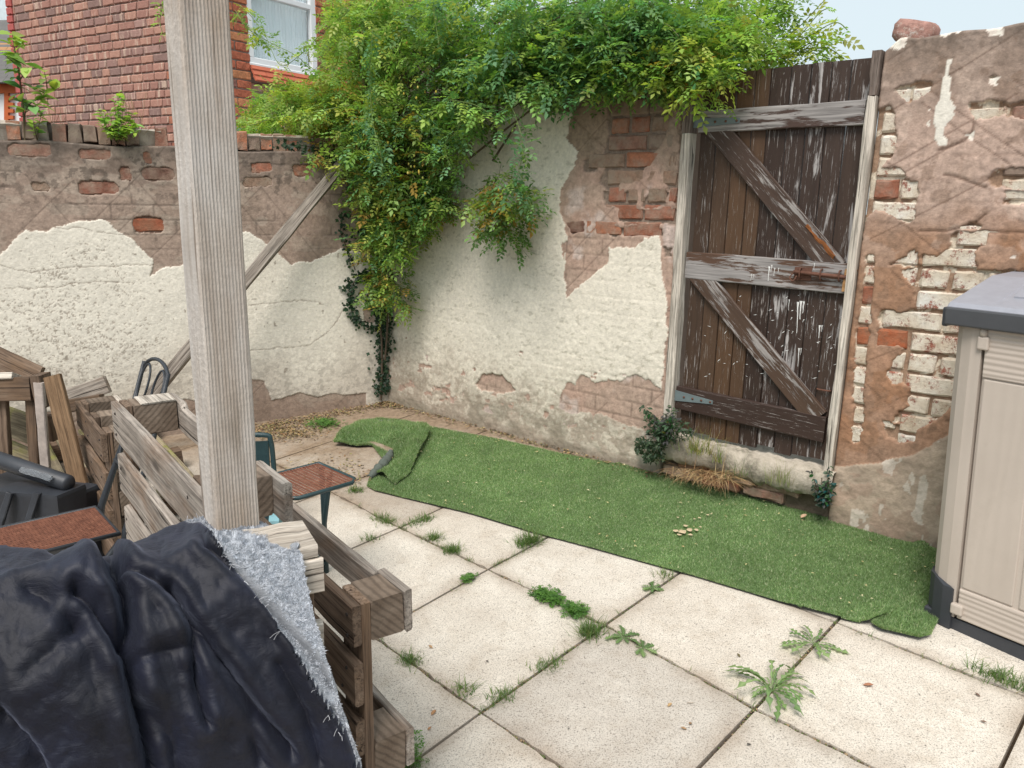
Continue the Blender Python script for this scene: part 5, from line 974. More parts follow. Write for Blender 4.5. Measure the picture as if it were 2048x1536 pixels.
def curve_shoots(LV, protos, path, rs, kinds, step=.035, sc=1.0, side=.6):
    P = np.array(path); seg = np.linalg.norm(np.diff(P, axis=0), axis=1); L = seg.sum(); t = rs.uniform(0, step); i = 0; acc = 0; sgn = 1
    while t < L:
        while i < len(seg) - 1 and acc + seg[i] < t: acc += seg[i]; i += 1
        f = (t - acc) / (seg[i] + 1e-9); p = P[i] * (1 - f) + P[i + 1] * f; tg = nrm(P[i + 1] - P[i]); sd = nrm(np.cross(tg, [0, 0, 1.0]) + 1e-4) * sgn; sgn = -sgn
        rv = np.array([rs.gauss(0, .35) for _ in range(3)]); d = tg * .45 + sd * side + np.array([0, 0, rs.uniform(-.55, .35)]) + rv * .8; kind = rs.choice(kinds)
        LV.put(protos, rs.randrange(len(protos)), p, d, np.array([0, 0, 1.0]) + rv, sc * rs.uniform(.7, 1.2), rosecol(kind, rs)); t += step * rs.uniform(.6, 1.4)
def bw(x, y, h):                              # a point in front of (h>0) or behind the back wall seen at pixel x,y
    n_ = BW.n; d = ray(x, y); t = ((BW.P + n_ * h - EYEP) @ n_) / (d @ n_); return EYEP + t * d
rose = thing('rambling_rose', 'huge green rambling rose with yellow hips spilling over the wall corner', 'climbing rose', BW.at(.3, .35, .05))
LV = Leaves(); rs = random.Random(11); canes = MB()
# mass of foliage: shoots scattered through blobs (pixel centre, radii, offset from wall, kinds, number)
BL = [((600, 235), (100, 60), (-.1, .35), 'yyglg', 230), ((560, 270), (70, 30), (.0, .3), 'yggl', 70), ((735, 120), (80, 100), (-.4, .35), 'ygglg', 230), ((690, 240), (90, 90), (-.05, .4), 'yggoy', 240), ((655, 185), (60, 40), (-.2, .3), 'yyll', 80), ((780, 60), (120, 90), (-.6, .2), 'gdyg', 260), ((860, 150), (120, 130), (-.5, .3), 'ddggy', 330), ((960, 60), (150, 85), (-.6, .3), 'gdbl', 300), ((1010, 130), (105, 52), (-.2, .3), 'dbgl', 160), ((1120, 80), (130, 72), (-.5, .25), 'bgbl', 280), ((1200, 50), (120, 70), (-.6, .2), 'bdgb', 260), ((1290, 70), (110, 70), (-.5, .2), 'dbgg', 250), ((1380, 50), (110, 60), (-.7, .1), 'ggld', 220), ((1440, 85), (90, 40), (-.5, .0), 'lgyl', 110),
    ((825, 320), (66, 125), (.02, .25), 'dggyo', 140), ((810, 410), (60, 62), (.02, .22), 'dggy', 95), ((842, 375), (42, 48), (.02, .2), 'dggb', 60), ((745, 300), (45, 90), (.05, .4), 'bygbg', 150), ((765, 400), (30, 80), (.05, .3), 'yyog', 80), ((775, 480), (28, 60), (.04, .25), 'gybg', 60), ((775, 565), (28, 35), (.04, .2), 'yogd', 34), ((900, 240), (45, 55), (.0, .3), 'dgbg', 60), ((1000, 400), (40, 55), (.03, .2), 'dogy', 60), ((1010, 450), (28, 30), (.03, .15), 'dd', 22), ((1345, 125), (55, 22), (-.05, .15), 'lyoly', 48), ((1415, 150), (32, 36), (-.03, .12), 'lly', 22), ((1250, 150), (90, 25), (-.1, .15), 'gbl', 70), ((1110, 150), (110, 20), (-.1, .1), 'dbd', 70), ((755, 30), (80, 50), (-.5, .2), 'gygl', 90)]
for (cx, cy), (rx, ry), (h0, h1), kinds, n_ in BL:
    for k in range(n_):
        a = rs.uniform(0, 2 * math.pi); r_ = math.sqrt(rs.random()); x = cx + rx * r_ * math.cos(a); y = cy + ry * r_ * math.sin(a); h = rs.uniform(h0, h1); p = bw(x, y, h)
        if h < .04 and h > -.26 and p[2] < 2.36 and (p - BW.P) @ BW.e > -.1: p = bw(x, y, rs.uniform(.04, .16))
        d = nrm(np.array([(x - cx) / rx * .5 + rs.gauss(0, .4), -.5 + rs.gauss(0, .4), rs.uniform(-.6, .4)])); L = rs.uniform(.07, .17); path = [p, p + d * L * .5, p + d * L + np.array([0, 0, -.02])]
        curve_shoots(LV, ROSE, path, rs, kinds, .03, rs.uniform(.75, 1.05))
        if k % 3 == 0: V_, F_ = tube_geo(path, .0013, 3, cap=False); canes.add(V_, F_, (.12, .13, .05))
# long canes drawn individually
CN = [([(1010, 20), (990, 90), (960, 130), (920, 175), (880, 215), (845, 235)], .38, 'lbgb', 1), ([(1040, -20), (1020, 90), (1005, 160), (1030, 230), (1045, 290), (1035, 350), (1010, 400)], .36, 'bbgb', 1), ([(1035, 330), (1050, 380), (1070, 430)], .3, 'db', 1), ([(900, 200), (950, 210), (985, 235), (1005, 270)], .4, 'lbl', 1), ([(930, 210), (915, 260), (890, 290), (900, 330)], .38, 'bgl', 1), ([(860, -20), (870, 40), (878, 90)], .4, 'bbg', 1), ([(745, 60), (740, 150), (745, 240), (760, 300), (765, 350)], .5, 'bgb', 1), ([(700, 20), (650, 60), (600, 110), (560, 130), (530, 70), (500, 30), (480, 10)], .5, 'gy', 2), ([(640, 150), (590, 110), (550, 90), (500, 60), (470, 20)], .45, 'gg', 2), ([(700, 210), (620, 225), (560, 232), (500, 250), (490, 230)], .5, 'lyl', 1), ([(1290, 120), (1320, 150), (1300, 180)], .15, 'gll', 1), ([(1230, 90), (1270, 140), (1290, 180)], .2, 'bgl', 1), ([(1430, 120), (1440, 160), (1430, 200)], .1, 'lly', 1), ([(1350, 120), (1360, 150), (1340, 170)], .12, 'yoy', 1),
    ([(1490, 118), (1530, 90), (1570, 75), (1600, 50)], -.3, 'ly', 1), ([(1500, 118), (1560, 108), (1620, 105), (1660, 118)], -.32, 'yl', 1), ([(1470, 90), (1500, 50), (1530, 20), (1545, -15)], -.35, 'gl', 1), ([(1540, 100), (1575, 40), (1590, 0)], -.45, 'gd', 1), ([(1580, 110), (1625, 85), (1665, 90)], -.34, 'yyl', 1), ([(1450, 30), (1500, 10), (1560, -10)], -.4, 'g', 1), ([(1250, 30), (1330, 70), (1400, 90), (1480, 100)], .0, 'yll', 2), ([(1300, 70), (1360, 80), (1390, 110)], .1, 'yy', 3), ([(1480, 110), (1520, 60), (1560, 10), (1600, -30)], -.3, 'll', 2), ([(1500, 100), (1540, 20), (1580, -40)], -.4, 'gl', 2), ([(1500, 120), (1580, 70), (1650, 0), (1700, -40)], -.5, 'l', 6), ([(1480, 115), (1560, 95), (1620, 70), (1670, 45), (1695, 60)], -.35, 'yyl', 2), ([(1520, 125), (1600, 110), (1650, 95), (1685, 115)], -.3, 'yly', 2), ([(1560, 120), (1610, 60), (1640, 25), (1660, 15)], -.4, 'yl', 2), ([(1450, 60), (1520, 20), (1580, 10)], -.4, 'gl', 1), ([(1540, 115), (1590, 90), (1640, 60)], -.38, 'ly', 2), ([(1480, 30), (1490, -20)], -.4, 'g', 1), ([(1560, 60), (1545, 20), (1550, -20)], -.5, 'dg', 2), ([(760, 470), (775, 540), (770, 600)], .22, 'gy', 1), ([(865, 410), (866, 440), (860, 465)], .2, 'd', 3), ([(780, 440), (790, 480), (785, 510)], .3, 'lg', 1), ([(330, -10), (320, 40), (325, 65)], .9, 'l', 2), ([(550, 270), (530, 285), (545, 310)], .3, 'gl', 1), ([(600, 280), (570, 300), (560, 315)], .3, 'gy', 1), ([(780, 580), (800, 600), (812, 608)], .15, 'g', 1)]
for pts, h, kinds, st_ in CN:
    path = smooth_line([bw(x, y, h) for x, y in pts], 6); curve_shoots(LV, ROSE, path, rs, kinds, .026 * st_, rs.uniform(.75, 1.0)); V_, F_ = tube_geo(path, .0022, 4); canes.add(V_, F_, (.16, .22, .07))
    for k in range(int(len(path) / (2 * st_))):
        i = rs.randrange(len(path) - 1); q = path[i]; e = q + np.array([rs.gauss(0, .05), rs.gauss(0, .05), rs.uniform(-.08, .04)]); curve_shoots(LV, ROSE, [q, e], rs, kinds, .025, .8)
# woody canes inside
for k in range(46):
    x = rs.uniform(640, 1420); p = bw(rs.uniform(760, 1000), rs.uniform(160, 330), rs.uniform(-.05, .15)); q = bw(x, rs.uniform(-40, 120), rs.uniform(-.6, .2)); mid = (p + q) / 2 + np.array([rs.gauss(0, .1), rs.gauss(0, .1), .12]); path = smooth_line([p, mid, q], 6); V_, F_ = tube_geo(path, np.linspace(.007, .0025, len(path)).tolist(), 5); canes.add(V_, F_, (.10, .075, .05) if k % 2 else (.13, .12, .06))
for pts in ([(762, 800), (764, 700), (758, 600), (765, 500), (780, 400), (830, 280)], [(770, 720), (775, 640), (770, 540), (800, 440), (850, 300)], [(735, 130), (728, 200), (700, 260)], [(735, 140), (790, 130), (830, 150)], [(700, 485), (740, 520), (765, 560)], [(690, 490), (745, 475), (800, 480), (820, 475)]):
    path = smooth_line([bw(x, y, .05) for x, y in pts], 6); V_, F_ = tube_geo(path, .007, 6); canes.add(V_, F_, (.09, .065, .045))
canes.build('canes', M_dry, rose, kind='stuff')
# hips
hp = MB()
import bmesh
bmh = bmesh.new(); bmesh.ops.create_icosphere(bmh, subdivisions=1, radius=1); HV = np.array([v.co[:] for v in bmh.verts]); HF = [[v.index for v in f.verts] for f in bmh.faces]; bmh.free()
for (cx, cy, n_, sx, sy) in ((745, 300, 20, 40, 60), (760, 430, 14, 20, 50), (775, 560, 12, 15, 40), (700, 210, 16, 60, 50), (820, 350, 22, 40, 70), (640, 180, 8, 50, 30), (1000, 400, 6, 25, 30), (850, 200, 14, 60, 60), (800, 60, 8, 60, 40)):
    for k in range(n_): p = bw(rs.gauss(cx, sx * .5), rs.gauss(cy, sy * .5), rs.uniform(.2, .42)); hp.add(HV * [.006, .006, .009] + p, HF, rs.choice([(.45, .36, .06), (.38, .26, .05), (.32, .34, .08), (.5, .42, .12)]))
hp.build('rose_hips', M_dry, rose, kind='stuff')
rec = LV.rec; near = sorted(range(len(rec)), key=lambda i: np.linalg.norm(rec[i][1] - EYEP) / rec[i][5])[:280]; ns_ = set(near)
V, Fc, Cc = LV.flush(ROSE, [r_ for i, r_ in enumerate(rec) if i not in ns_]); print('rose leaves', len(rec), 'tris', len(Fc)); obj('foliage', V, Fc, M_leaf, rose, col=Cc, kind='stuff')
LM = {}
def leafpart(root, protos, r_, name='leaf', mat=None):
    k, p, d, y, up, sc, col = r_; key = (id(protos), k, tuple(np.round(np.array(col) * 14).astype(int)))
    if key not in LM: V_, F_ = protos[k]; me = mkmesh('leaf', V_, F_, np.repeat([np.round(np.array(col) * 14) / 14 + .012], len(V_), 0)); me.materials.append(mat or M_leaf); LM[key] = me
    inst(name, LM[key], root, Matrix(((d[0] * sc, y[0] * sc, up[0] * sc, p[0]), (d[1] * sc, y[1] * sc, up[1] * sc, p[1]), (d[2] * sc, y[2] * sc, up[2] * sc, p[2]), (0, 0, 0, 1))))
for i in near: leafpart(rose, ROSE, rec[i])
# ivy hugging the corner
IVY = []
for s_ in range(3):
    V, Fc = [], []; pts = [(0, 0), (.2, .35), (.55, .5), (.6, .2), (1, 0), (.6, -.2), (.55, -.5), (.2, -.35)]
    IVY.append((np.array([(x, y, .12 * abs(y)) for x, y in pts]), np.array([(0, 2, 1), (0, 3, 2), (0, 4, 3), (0, 5, 4), (0, 6, 5), (0, 7, 6)])[:, [0, 2, 1]]))
ivy = thing('ivy', 'dark small-leaved ivy climbing up the corner between the two walls', 'ivy', BW.at(.02, .32, .02)); li = Leaves(); iv = MB()
def ivyline(pl, pts, wpx, n_, h=.012):
    pp = smooth_line([np.array(p, float) for p in pts], 8); path = [pl.at(*pl.uz(*p), h) for p in pp]; V_, F_ = tube_geo(path, .003, 4); iv.add(V_, F_, (.08, .055, .04))
    for k in range(n_):
        q = pp[rs.randrange(len(pp))]; uz_ = pl.uz(q[0] + rs.gauss(0, wpx), q[1] + rs.gauss(0, 5)); p = pl.at(uz_[0], uz_[1], h + rs.uniform(0, .02)); a = rs.uniform(0, 6.28); d = pl.e * math.cos(a) + np.array([0, 0, math.sin(a) - .4]) + pl.n * .25; li.put(IVY, rs.randrange(3), p, d, pl.n + np.array([0, 0, .5]) + RNG.normal(0, .3, 3), rs.uniform(.016, .032), np.array(rs.choice([(.02, .05, .025), (.028, .065, .035), (.04, .08, .035), (.018, .04, .022)])))
LWp, BWp = LW, BW
ivyline(LW, [(765, 480), (762, 560), (760, 640), (762, 720), (766, 780)], 9, 520); ivyline(BW, [(782, 470), (784, 560), (782, 640), (780, 700)], 7, 240); ivyline(LW, [(755, 560), (725, 548), (705, 570), (700, 610), (715, 645), (745, 655)], 6, 230); ivyline(LW, [(700, 575), (690, 572)], 3, 18); ivyline(LW, [(745, 420), (730, 465), (750, 500)], 14, 170); ivyline(LW, [(690, 425), (680, 460), (695, 500), (710, 540)], 6, 50); ivyline(BW, [(800, 480), (815, 475)], 5, 36); ivyline(LW, [(720, 590), (740, 610), (755, 630)], 4, 30); ivyline(LW, [(560, 290), (620, 295), (670, 320)], 9, 90, .05)
iv.build('stems', M_dry, ivy, kind='stuff'); V, Fc, Cc = li.flush(IVY, li.rec); obj('ivy_leaves', V, Fc, M_leaf, ivy, col=Cc, kind='stuff')
# ------------------------------------------------------------------ plants on the left wall top
SIMPLE = [(lambda t: (t[0], tri(t[1])))(leaflet(1, .42, .25, .25, 3)) for _ in range(1)] + [(lambda t: (t[0], tri(t[1])))(leaflet(1, .55, .3, .4, 3))]
def wallplant(label, name, cat, base, stems, kinds, ls, dens=.02, stem_r=.003):
    t_ = thing(name, label, cat, base); sb = MB(); lv = Leaves()
    for pts, r_ in stems:
        path = smooth_line(pts, 6); V_, F_ = tube_geo(path, np.linspace(r_, r_ * .4, len(path)).tolist(), 5); obj('stem', V_, F_, M_dry, t_, col=np.repeat([(.11, .085, .05)], len(V_), 0)); P = np.array(path); L = np.linalg.norm(np.diff(P, axis=0), axis=1).sum(); n_ = int(L / dens)
        for k in range(n_):
            f = .25 + .75 * (k + rs.random()) / n_; i = min(len(P) - 2, int(f * (len(P) - 1))); p = P[i] + (P[i + 1] - P[i]) * rs.random(); a = rs.uniform(0, 6.28); d = np.array([math.cos(a), math.sin(a), rs.uniform(-.3, .9)]); lv.put(SIMPLE, rs.randrange(2), p, d, np.array([0, 0, 1.0]) + RNG.normal(0, .3, 3), ls * rs.uniform(.6, 1.3), rosecol(kinds[min(len(kinds) - 1, int(f * len(kinds)))], rs))
    for r_ in lv.rec: leafpart(t_, SIMPLE, r_)
    return t_
def lw(x, y, h): d = ray(x, y); t = ((LW.P + LW.n * h - EYEP) @ LW.n) / (d @ LW.n); return EYEP + t * d
b_ = lw(50, 282, -.03)
wallplant('tall thin self-sown shrub with pale green tips growing from the left wall top', 'wall_shrub', 'shrub', b_, [([b_, lw(46, 220, -.02), lw(38, 150, 0), lw(28, 90, .02), lw(25, 70, .02)], .006), ([b_, lw(52, 220, -.02), lw(80, 195, .0), lw(120, 175, .0)], .004), ([lw(96, 185, 0), lw(92, 160, 0), lw(88, 140, 0)], .003), ([lw(45, 230, 0), lw(65, 215, .02), lw(80, 205, .03)], .003), ([lw(35, 130, 0), lw(15, 115, .03), lw(5, 105, .03)], .003), ([lw(40, 160, 0), lw(58, 135, .02)], .003)], 'ggdgll', .085, .016)
b_ = lw(75, 283, -.03); wallplant('small leafy seedling rooted beside the tall shrub on the wall ledge', 'wall_seedling', 'plant', b_, [([b_, lw(78, 250, .01), lw(85, 222, .02)], .003), ([b_, lw(70, 262, .02), lw(66, 245, .03)], .003)], 'gll', .05, .012)
b_ = lw(235, 288, -.02)
wallplant('bright lime green bushy weed sprouting from the left wall ledge', 'lime_weed', 'plant', b_, [([b_, lw(235 + dx * .5, 262, .03 + R.uniform(-.05, .05)), lw(235 + dx, yy, .03 + R.uniform(-.06, .06))], .0025) for dx, yy in ((3, 186), (-5, 200), (12, 205), (-35, 218), (-25, 232), (30, 225), (35, 250), (-15, 225), (20, 240), (-30, 255), (40, 268), (5, 230), (-10, 262))], 'll', .042, .008)
dry = MB()
for k in range(16):
    x = R.choice([105, 120, 265, 275, 285]); a = lw(x + R.uniform(-8, 8), 268, -.04); b = a + np.array([R.uniform(-.06, .09), R.uniform(-.05, .05), R.uniform(.05, .24)]); V_, F_ = tube_geo([a, (a + b) / 2 + RNG.normal(0, .01, 3), b], .0012, 3); dry.add(V_, F_, (.30, .21, .12))
dry.build('dry_stalks', M_dry, label='thin dry brown stalks standing on the left wall top between the green weeds', cat='dry weeds', kind='stuff')
# ------------------------------------------------------------------ shrubs by the gate
def bushlet(label, name, cx, cy, rx, ry, h0, h1, cols, n_, ls, protos=None, lab2=None):
    t_ = thing(name, label, 'shrub', bw(cx, cy + ry, .03)); lv = Leaves(); sb = MB()
    tips = [(cx + rx * rs.uniform(-1.15, 1.15), cy + ry * rs.uniform(-1.1, .6)) for _ in range(11)]; x_b, y_b = cx + rx * .1, cy + ry
    for k in range(n_):
        tpx = tips[k % 11]; a = rs.uniform(0, 6.28); q = rs.uniform(.15, 1.05); x = x_b + (tpx[0] - x_b) * q + rs.gauss(0, rx * .13); y = y_b + (tpx[1] - y_b) * q + rs.gauss(0, ry * .11); p = bw(x, y, rs.uniform(h0, h1)); d = np.array([math.cos(a), -.4, -math.sin(a) * .5]) + RNG.normal(0, .5, 3); lv.put(SIMPLE, rs.randrange(2), p, d, np.array([0, -.3, 1.0]) + RNG.normal(0, .4, 3), ls * rs.uniform(.5, 1.5), np.array(rs.choice(cols)) * rs.uniform(.6, 1.5))
    for k in range(12): p = bw(cx + rs.gauss(0, rx * .15), cy + ry * .9, .03); q = bw(cx + rs.uniform(-rx, rx) * .8, cy + rs.uniform(-ry, ry) * .8, (h0 + h1) / 2); V_, F_ = tube_geo([p, (p + q) / 2, q], .002, 4); sb.add(V_, F_, (.12, .09, .05))
    sb.build('stems', M_dry, t_); near = sorted(range(len(lv.rec)), key=lambda i: np.linalg.norm(lv.rec[i][1] - EYEP))[:280]; st_ = set(near); rest = [r_ for i, r_ in enumerate(lv.rec) if i not in st_]
    for i in near[:150]: leafpart(t_, SIMPLE, lv.rec[i])
    rest += [lv.rec[i] for i in near[150:]]; V, Fc, Cc = lv.flush(SIMPLE, rest); obj('foliage', V, Fc, M_leaf, t_, col=Cc, kind='stuff'); return t_
GRN = [(.05, .085, .05), (.06, .10, .055), (.04, .07, .04), (.075, .11, .06)]
t1 = bushlet('grey-green small-leaved shrub growing at the foot of the left gate post', 'gate_shrub', 1325, 850, 36, 34, .03, .15, GRN, 620, .022)
lv = Leaves()
for cx, cy, rx, ry, n_ in ((1300, 898, 30, 17, 320), (1345, 862, 40, 22, 260), (1285, 885, 14, 12, 90), (1308, 915, 22, 10, 120)):
    for k in range(n_): a = rs.uniform(0, 6.28); q = rs.random()**.5; p = bw(cx + rx * q * math.cos(a), cy + ry * q * math.sin(a), rs.uniform(.03, .16)); lv.put(SIMPLE, rs.randrange(2), p, RNG.normal(0, 1, 3), np.array([0, -.3, 1.0]) + RNG.normal(0, .4, 3), .021 * rs.uniform(.6, 1.3), np.array(rs.choice(GRN)) * rs.uniform(.8, 1.3))
V, Fc, Cc = lv.flush(SIMPLE, lv.rec); obj('lower_foliage', V, Fc, M_leaf, t1, col=Cc, kind='stuff')
bushlet('dark blue-green tight shrublet at the foot of the right gate post', 'corner_shrub', 1644, 975, 22, 36, .03, .12, [(.032, .07, .045), (.05, .095, .06), (.028, .055, .036), (.08, .12, .085)], 560, .019)
# dead grass, straw and weeds on the threshold
st = MB()
def blade(mb, p, d, L, w_, col, bend=.5, n=4):
    d = nrm(d); sd = nrm(np.cross(d, [0, 0, 1.0]) + 1e-5) * w_; V = []; q = np.array(p, float); dd_ = d.copy()
    for i in range(n + 1):
        f = 1 - i / n; V += [q - sd * f * .5, q + sd * f * .5]; q = q + dd_ * L / n; dd_ = nrm(dd_ + np.array([0, 0, -bend / n]))
    mb.add(V, [(2 * i, 2 * i + 1, 2 * i + 3, 2 * i + 2) for i in range(n)], col)
for k in range(420):
    x = R.choice([R.gauss(1400, 30), R.gauss(1440, 15), R.gauss(1385, 20)]); p = bw(x, 945 + (x - 1400) * .14 + R.uniform(-6, 14), R.uniform(.05, .12)); p[2] = max(p[2], gz(*p[:2]) + .01); blade(st, p, np.array([R.gauss(0, .6), -.6 + R.gauss(0, .3), R.uniform(.0, .5)]), R.uniform(.06, .16), .003, R.choice([(.42, .29, .14), (.5, .38, .2), (.30, .19, .09), (.38, .22, .11)]), .9)
st.build('dead_straw', M_dry, label='tangle of dead straw-coloured grass fallen below the gate threshold', cat='dead grass', kind='stuff')
def tuft(label, cx, cy, n_, L, cols, on='ground', spread=.03, w_=.003, name='grass_tuft', h=.08, up=1.0, group=None, elong=None):
    mb = MB(); b = G(cx, cy) if on == 'ground' else bw(cx, cy, h)
    for k in range(n_):
        e = (elong * R.uniform(-1, 1)) if elong is not None else 0; p = b + np.array([R.gauss(0, spread), R.gauss(0, spread), 0]) + e; blade(mb, p, np.array([R.gauss(0, .55), R.gauss(0, .55), up]), L * R.uniform(.5, 1.2), w_, R.choice(cols), .8)
    o = mb.build(name, M_leaf, label=label, cat='grass', group=group); return o
YG = [(.22, .27, .07), (.30, .28, .10), (.16, .22, .06), (.35, .30, .13)]; GG = [(.10, .19, .05), (.13, .22, .06), (.08, .15, .04), (.20, .24, .09)]
tuft('yellowing tuft of long grass drooping over the threshold at the gate centre', 1400, 905, 110, .14, YG, 'wall', .035, .0035); tuft('single droopy grass clump to the right of the long yellow tuft on the threshold', 1436, 925, 26, .15, YG, 'wall', .012, .0035); tuft('fine feathery pale grass growing below the right half of the gate', 1555, 965, 80, .12, [(.3, .3, .14), (.2, .26, .09)], 'wall', .03, .002, up=1.6); tuft('thin sprig of weed growing through the cracked threshold bricks', 1480, 950, 26, .12, GG, 'wall', .03, .002, up=1.8); tuft('tiny pale upright weed at the foot of the cream wall behind the turf', 952, 842, 26, .12, [(.25, .28, .1), (.18, .24, .08)], 'ground', .01, .002, up=2.5)
# ------------------------------------------------------------------ weeds in the slab joints
jdir1 = np.array([e1[0], e1[1], 0]) ; jdir2 = np.array([e2[0], e2[1], 0])
TU = [(1058, 1085, 150, .06, 'thick grass tuft at the turf edge between two slabs near the patio centre', jdir2 * .05), (905, 1103, 80, .045, 'round grass tuft in the joint just past the mossy crossing', None), (868, 1078, 60, .045, 'spiky grass tuft beside the flat weeds near the pallet end', None), (740, 1078, 30, .035, 'tiny grass tuft on the slab joint closest to the pallet block', None), (1180, 1266, 120, .05, 'grey-green grass tuft at the crossing left of the flat dandelion', jdir2 * .03), (650, 1110, 70, .06, 'bright grass tuft seen between the two front pallets', None), (930, 1385, 26, .045, 'wispy dry grass on the joint left of the lowest crossing', jdir1 * .03), (1003, 1392, 44, .03, 'short green tuft just right of the lowest joint crossing', jdir2 * .02), (820, 1322, 70, .03, 'flat olive grass tuft on the joint beside the dark pallet', jdir1 * .015), (2010, 1362, 120, .045, 'long grass strip on the joint at the right edge below the storage box', jdir1 * .08), (805, 1530, 150, .045, 'leafy grass clump at the bottom edge beside the pallet foot', None), (1330, 1152, 30, .035, 'thin grass at the turf edge above the small rosette', jdir2 * .02), (712, 982, 70, .035, 'low grass clump between the rusty seat and the folded turf', None), (766, 1040, 90, .035, 'flat bright knotgrass on the joint below the turf corner', jdir1 * .05), (845, 1042, 90, .035, 'flat knotgrass mat under the turf edge near the far crossing', jdir2 * .05), (1095, 1330, 60, .022, 'mossy grass line creeping along the long diagonal joint', jdir2 * .05)]
for cx, cy, n_, L, lab, el_ in TU: tuft(lab, cx, cy, int(n_ * 2.0), L * 1.3, GG, 'ground', .020, .0030, elong=el_, up=.7)
def dandelion(label, cx, cy, n_, L, seed, name='dandelion', lift=.35, aspect=.14):
    t_ = thing(name, label, 'weed', G(cx, cy)); r_ = random.Random(seed); b = G(cx, cy); b0 = b
    for k in range(n_):
        a = 2 * math.pi * k / n_ + r_.uniform(-.35, .35); bend_ = r_.uniform(-.35, .35); l = L * r_.uniform(.4, 1.15); el_ = lift * r_.uniform(.3, 1.8); V = []; n = 13; Fc = []
        for i in range(n + 1):
            t = i / n; x = l * t; z = l * (el_ * t - (el_ * .9 + .02) * t * t) + .004; yb = l * bend_ * t * t; w_ = l * aspect * (.15 + .85 * t**.7) * (1 if i % 2 else .24) * (1 - max(0, t - .86) / .14 * .95) * (1 if t > .2 else .35); back = -.25 * w_ if i % 2 else 0; V += [(x + back, yb + w_ * r_.uniform(.6, 1.2), z + w_ * .25), (x, yb, z), (x + back, yb - w_ * r_.uniform(.6, 1.2), z + w_ * .25)]
        for i in range(n): q = i * 3; Fc += [(q, q + 1, q + 4, q + 3), (q + 1, q + 2, q + 5, q + 4)]
        c = np.array(r_.choice([(.11, .19, .075), (.14, .22, .09), (.09, .16, .065), (.18, .26, .12)])); cc_ = np.repeat([c], len(V), 0); cc_[1::3] = cc_[1::3] * 1.5 + [.03, .03, .01]
        o = obj('leaf', V, Fc, M_leaf, t_, col=cc_, M=Matrix.Translation(Vector([float(q) for q in b])) @ Matrix.Rotation(a, 4, 'Z') @ Matrix.Rotation(r_.uniform(-.3, .3), 4, 'X')); o.matrix_basis = o.matrix_basis
    return t_
dandelion('large ragged dandelion with upright leaves on the central right joint crossing', 1543, 1385, 30, .145, 3, lift=1.0, aspect=.10); dandelion('star-shaped dandelion rosette on the joint below the turf, up from the large one', 1625, 1288, 17, .115, 4, lift=.5, aspect=.12); dandelion('flat two-headed dandelion on the joint left of the middle slabs', 1245, 1276, 10, .07, 5, lift=.2, aspect=.28); dandelion('small flat rosette beside the flat dandelion, lower right', 1285, 1298, 8, .065, 6, lift=.15, aspect=.3); dandelion('small tight green rosette on the joint just below the turf edge', 1306, 1178, 12, .05, 7, lift=.4, aspect=.33)
def clover(label, cx, cy, rx, n_, el_):
    lv = Leaves(); b = G(cx, cy); CL = [compound(2, .016, .011, i, 1) for i in range(3)]
    for k in range(n_): p = b + el_ * R.uniform(-1, 1) + np.array([R.gauss(0, rx), R.gauss(0, rx), R.uniform(.006, .028)]); a = R.uniform(0, 6.28); lv.put(CL, R.randrange(3), p, np.array([math.cos(a), math.sin(a), R.uniform(-.1, .5)]), np.array([0, 0, 1.0]) + RNG.normal(0, .25, 3), R.uniform(.7, 1.3), np.array(R.choice([(.11, .24, .05), (.14, .29, .06), (.08, .18, .045)])))
    V, Fc, Cc = lv.flush(CL, lv.rec); obj('clover_clump', V, Fc, M_leaf, col=Cc, label=label, cat='weed')
clover('larger bright green clover clump on the joint left of the small grass crossing', 1095, 1198, .016, 300, jdir1 * .045); clover('smaller bright clover clump just right of the larger one on the same joint', 1150, 1227, .014, 170, jdir1 * .022); clover('low clover patch against the left wall foot near the leaf litter', 650, 850, .05, 260, jdir1 * .03); clover('tiny clover spot on the slab joint near the concrete edge above the pallet', 935, 1162, .007, 50, jdir2 * .02); clover('clover sprig beneath the pallet end at the bottom of the picture', 800, 1505, .03, 160, jdir1 * .02)
# joint moss and grit, leaf litter along the walls
mo = MB()
def crumbs(mb, p, s, col):
    V = HV * s * [R.uniform(.6, 1.4), R.uniform(.6, 1.4), R.uniform(.3, .7)] + p; mb.add(V, HF, col)
for a, b, n_ in (((983, 1138), (742, 1269), 90), ((983, 1138), (1209, 1249), 110), ((1209, 1249), (1510, 1416), 120), ((963, 1423), (1209, 1249), 170), ((742, 1269), (963, 1423), 110), ((963, 1423), (1125, 1536), 60), ((1510, 1416), (1410, 1536), 130), ((1510, 1416), (1672, 1243), 150), ((1209, 1249), (1352, 1150), 60), ((799, 1054), (976, 1138), 110), ((1510, 1416), (1760, 1536), 80), ((1672, 1243), (2048, 1393), 110), ((799, 1054), (670, 992), 100), ((963, 1423), (850, 1536), 70)):
    for k in range(n_):
        t = R.random(); p = G(a[0] + (b[0] - a[0]) * t, a[1] + (b[1] - a[1]) * t) + np.array([R.gauss(0, .004), R.gauss(0, .004), -.008]); crumbs(mo, p, R.uniform(.002, .0055), R.choice([(.10, .075, .045), (.16, .12, .07), (.08, .10, .035), (.28, .2, .12), (.12, .14, .05)]))
jw = MB()
